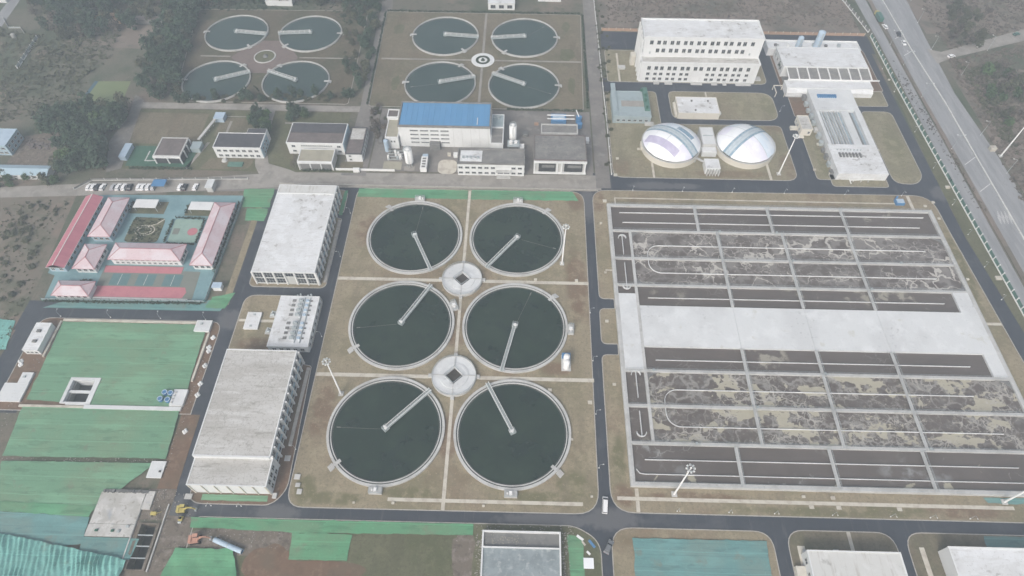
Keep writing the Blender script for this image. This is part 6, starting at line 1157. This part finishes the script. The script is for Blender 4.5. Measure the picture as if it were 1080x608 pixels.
far_wood('hazy wood of dark trees across the top left and top edge', [(26,-12),(400,-12),(382,6),(206,8),(188,20),(150,30),(112,38),(84,46),(54,38),(36,18)], 190, EV+['olive','bare'], .9,1.45, 3.0)
wood([(188,0),(212,0),(205,40),(190,92),(176,106),(148,112),(142,100),(152,70),(172,30)], 62, EV, .9,1.35,'dark evergreen tree in the band left of the old clarifiers','trees in the band beside the old clarifiers',2.9)
wood([(62,122),(100,116),(138,114),(132,134),(112,152),(112,182),(66,188),(62,172),(72,150),(44,140)], 62, EV+['bright'], .95,1.4,'dark evergreen tree in the clump above the parked cars','trees in the clump above the parked cars',3.0)
wood([(378,-4),(408,-4),(398,40),(386,92),(370,104),(376,60),(384,20)], 34, EV+['olive'], .6,.95,'evergreen tree lining the service road between the old clarifier groups','trees lining the old service road',2.4)
wood([(266,122),(284,120),(283,148),(268,136)], 8, ['ever','bright'], .8,1.0,'green tree right of the two storey white building','trees beside the two storey building',2.4); wood([(308,119),(330,119),(328,130),(306,132)], 5, ['bright','ever'], .7,.95,'green tree behind the wide white hall','trees behind the wide white hall',2.4)
wood([(190,101),(285,101),(370,99),(372,107),(186,109)], 60, ['low','low','ever'], .55,.95,'dark shrub in the hedge row below the left old clarifiers','shrubs in the hedge below the old clarifiers',1.6,'shrub','shrub')
wood([(392,114),(408,112),(407,136),(402,152),(390,150)], 12, ['low','bare','low'], .5,.9,'scruffy shrub in the yard left of the blue hall','shrubs left of the blue hall',1.8,'shrub','shrub')
wood([(0,186),(64,188),(60,200),(0,198)], 12, ['olive','bright','low'], .5,.8,'low tree on the bank below the blue roofed shed','trees on the bank below the blue shed',2.4)
wood([(1000,6),(1045,14),(1032,52),(1000,44)], 26, ['olive','olive','bare','low'], .6,1.1,'bare winter tree on the far side of the highway, above the side road','bare trees above the side road',2.6)
wood([(1032,66),(1080,78),(1080,128),(1064,138),(1042,112),(1022,82)], 34, ['olive','olive','bare','bright','low'], .6,1.1,'bare winter tree on the far side of the highway, below the side road','bare trees below the side road',2.6)
wood([(626,2),(634,2),(641,28),(648,90),(643,180),(637,180),(634,100)], 40, ['low'], .4,.75,'small shrub along the low white fence','shrubs along the low white fence',1.6,'shrub','shrub')
wood([(30,214),(72,214),(56,240),(40,275),(20,330),(0,330),(0,250)], 34, ['low'], .5,1.1,'low scrub bush on the brown field left of the school','scrub on the field left of the school',2.5,'shrub','shrub')
wood([(816,50),(824,50),(829,72),(822,76)], 10, ['low','ever'], .5,.8,'dark shrub between the tallest white block and the filter hall','shrubs beside the filter hall',1.5,'shrub','shrub')
wood([(206,10),(214,12),(196,60),(190,96),(182,100),(190,50)], 14, ['ever','olive','low'], .55,.85,'small evergreen tree on the left edge of the red plaza lawn','trees left of the red plaza lawn',2.4)
wood([(362,12),(384,10),(374,60),(362,96),(352,98),(366,50)], 18, ['ever','olive','low'], .5,.8,'small evergreen tree on the right edge of the red plaza lawn','trees right of the red plaza lawn',2.2)
def scrub(label, px, n, m, smin, smax, z=.02):
    P = [G(*p) for p in px]; xs = [p[0] for p in P]; ys = [p[1] for p in P]; b = MB(); k = 0
    while k < n:
        x, y = random.uniform(min(xs),max(xs)), random.uniform(min(ys),max(ys))
        if not inpoly(x,y,P): continue
        k += 1; s = random.uniform(smin,smax)*(1+.6*noise.noise((x*.06,y*.06,2)))
        for j in range(7):
            c = Vector((x+random.gauss(0,.5)*s,y+random.gauss(0,.5)*s,z+random.random()*s*.8)); a = Vector((random.uniform(-1,1),random.uniform(-1,1),random.uniform(-.3,.5))).normalized()*s*.4; e = a.orthogonal().normalized()*s*.28; b.add([c-a-e,c+a-e,c+a+e,c-a+e],[(0,1,2,3)])
    tag(b.build('scrub', m), label, 'scrub', kind='stuff')
scrub('dark undergrowth between the left old clarifiers and the service road', [(196,2),(392,2),(384,24),(366,26),(340,10),(220,12),(188,50),(186,104),(196,96),(180,100)], 500, m_hedge, .4,1.0, .1)
scrub('low brown and green scrub on the waste land at the top left', [(0,30),(60,40),(130,30),(118,60),(94,80),(80,112),(60,118),(0,130)], 1100, m_leaf3, .5,1.3)
scrub('pale brown scrub on the waste land at the top right behind the plant', [(640,0),(885,0),(912,30),(640,24)], 900, m_twig, .4,1.0)
scrub('olive scrub clumps on the slope beyond the highway', [(1010,70),(1040,76),(1064,130),(1076,170),(1052,140),(1026,96)], 260, m_leaf3, .6,1.3)
scrub('brown scrub on the land beyond the highway', [(1000,64),(1090,46),(1090,240),(1050,160)], 1100, m_twig, .4,1.1)
scrub('olive scrub on the field left of the school', [(0,214),(76,212),(46,262),(30,320),(0,380)], 260, m_leaf3, .3,.7)
scrub('scrub growing on the highway verge', [(940,62),(960,90),(985,130),(1010,170),(1040,222),(1034,226),(1000,170),(950,90)], 150, m_twig, .25,.5,.16)
scrub('dark undergrowth on the lawn around the left old clarifiers', [(276,98),(266,90),(284,106),(300,104),(272,108)], 60, m_hedge, .4,.8,.1)
scrub('dark planting in the school garden beds', [(142,230),(174,231),(166,256),(131,256)], 160, m_hedge, .3,.7,.16)
scrub('brown scrub on the land beyond the highway above the side road', [(968,0),(1090,0),(1090,28),(1000,54)], 700, m_twig, .4,1.1)
def hedge(label, p, q, w, h, m=m_hedge):
    t = thing('hedge', label, 'hedge', (*p,0)); P, Q = Vector((*p,0)), Vector((*q,0)); L = (Q-P).length; b = MB(); d = (Q-P).normalized(); s = Vector((-d.y,d.x,0))
    for i in range(int(L*9)):
        c = P+d*random.random()*L+s*random.uniform(-.5,.5)*w+Vector((0,0,.1+random.random()*h)); a = Vector((random.uniform(-1,1),random.uniform(-1,1),random.uniform(-.5,.5))).normalized()*.28; e = a.orthogonal().normalized()*.2; b.add([c-a-e,c+a-e,c+a+e,c-a+e],[(0,1,2,3)])
    b.build('foliage', m, t)
    st = MB()
    for i in range(int(L/2)): c = P+d*(i*2+.5); st.tube(c,c+Vector((0,0,h*.7)),.05,.02,5)
    tag(st.build('stems', m_bark, t), kind='stuff')
hedge('clipped dark hedge along the front fence of the school', (-192,143.4),(-128,144.0),.9,1.1); hedge('dark hedge along the right side of the longest pink block', (-127.6,160),(-127.6,200),.8,1.2)
hedge('dark hedge around the back of the basketball court', (-153.8,190),(-140.4,189.8),.8,.9); hedge('dark hedge on the right of the basketball court', (-140.2,175.6),(-140.4,189),.7,.9); hedge('dark hedge at the front of the basketball court', (-153.2,175.1),(-140.6,175),.8,.9); hedge('dark hedge on the left of the basketball court', (-154.2,176),(-154.4,189),.9,.9)
hedge('dark hedge between court and garden in front of the canopies', (-176,192),(-176,199),1.6,1.2); hedge('dark hedge at the left end of the right canopy', (-150,192.4),(-150,197),1.6,1.2); hedge('dark hedge below the small pink block', (-181.4,154),(-176.4,154.2),1.6,.9)
hedge('dark hedge along the right edge of the old clarifier lawn', (33.8,271),(34.4,357),1.0,1.0); hedge('dark hedge along the near edge of the old clarifier lawn right of the blue hall', (-8,269.2),(31,269.2),.9,.9); hedge('dark hedge along the left edge of the old clarifier lawn', (-80.6,271),(-83,357),.9,.9); hedge('dark hedge along the far edge of the old clarifier lawn', (-82,358.4),(33,358.6),1.0,1.0)
hedge('dark hedge below the three bay garage', (-104,221.4),(-90,221.5),1.1,1.2); hedge('dark hedge along the front of the old lawn', (-186,220.6),(-156,221),1.2,1.2)
hedge('pale dry hedge beside the forecourt of the three bay garage', (-108.6,223),(-108.6,231),3.0,2.0,m_twig)
# ------------------------------------------------------------------ haze
hz = MB().box(-1320,1320,-520,2220,-6,CAMH+8,bottom=True).build('haze', bpy.data.materials.new('haze'), origin=(0,0,0)); tag(hz, 'pale blue grey haze in the air over the plant', 'haze', kind='stuff')
hm = hz.data.materials[0]; hm.use_nodes = True; hm.node_tree.nodes.clear()
vo = hm.node_tree.nodes.new('ShaderNodeVolumePrincipled'); ho = hm.node_tree.nodes.new('ShaderNodeOutputMaterial'); hm.node_tree.links.new(vo.outputs[0], ho.inputs['Volume'])
vo.inputs['Color'].default_value = (*HAZE_COLOR,1); vo.inputs['Density'].default_value = HAZE_DENSITY; vo.inputs['Anisotropy'].default_value = .2
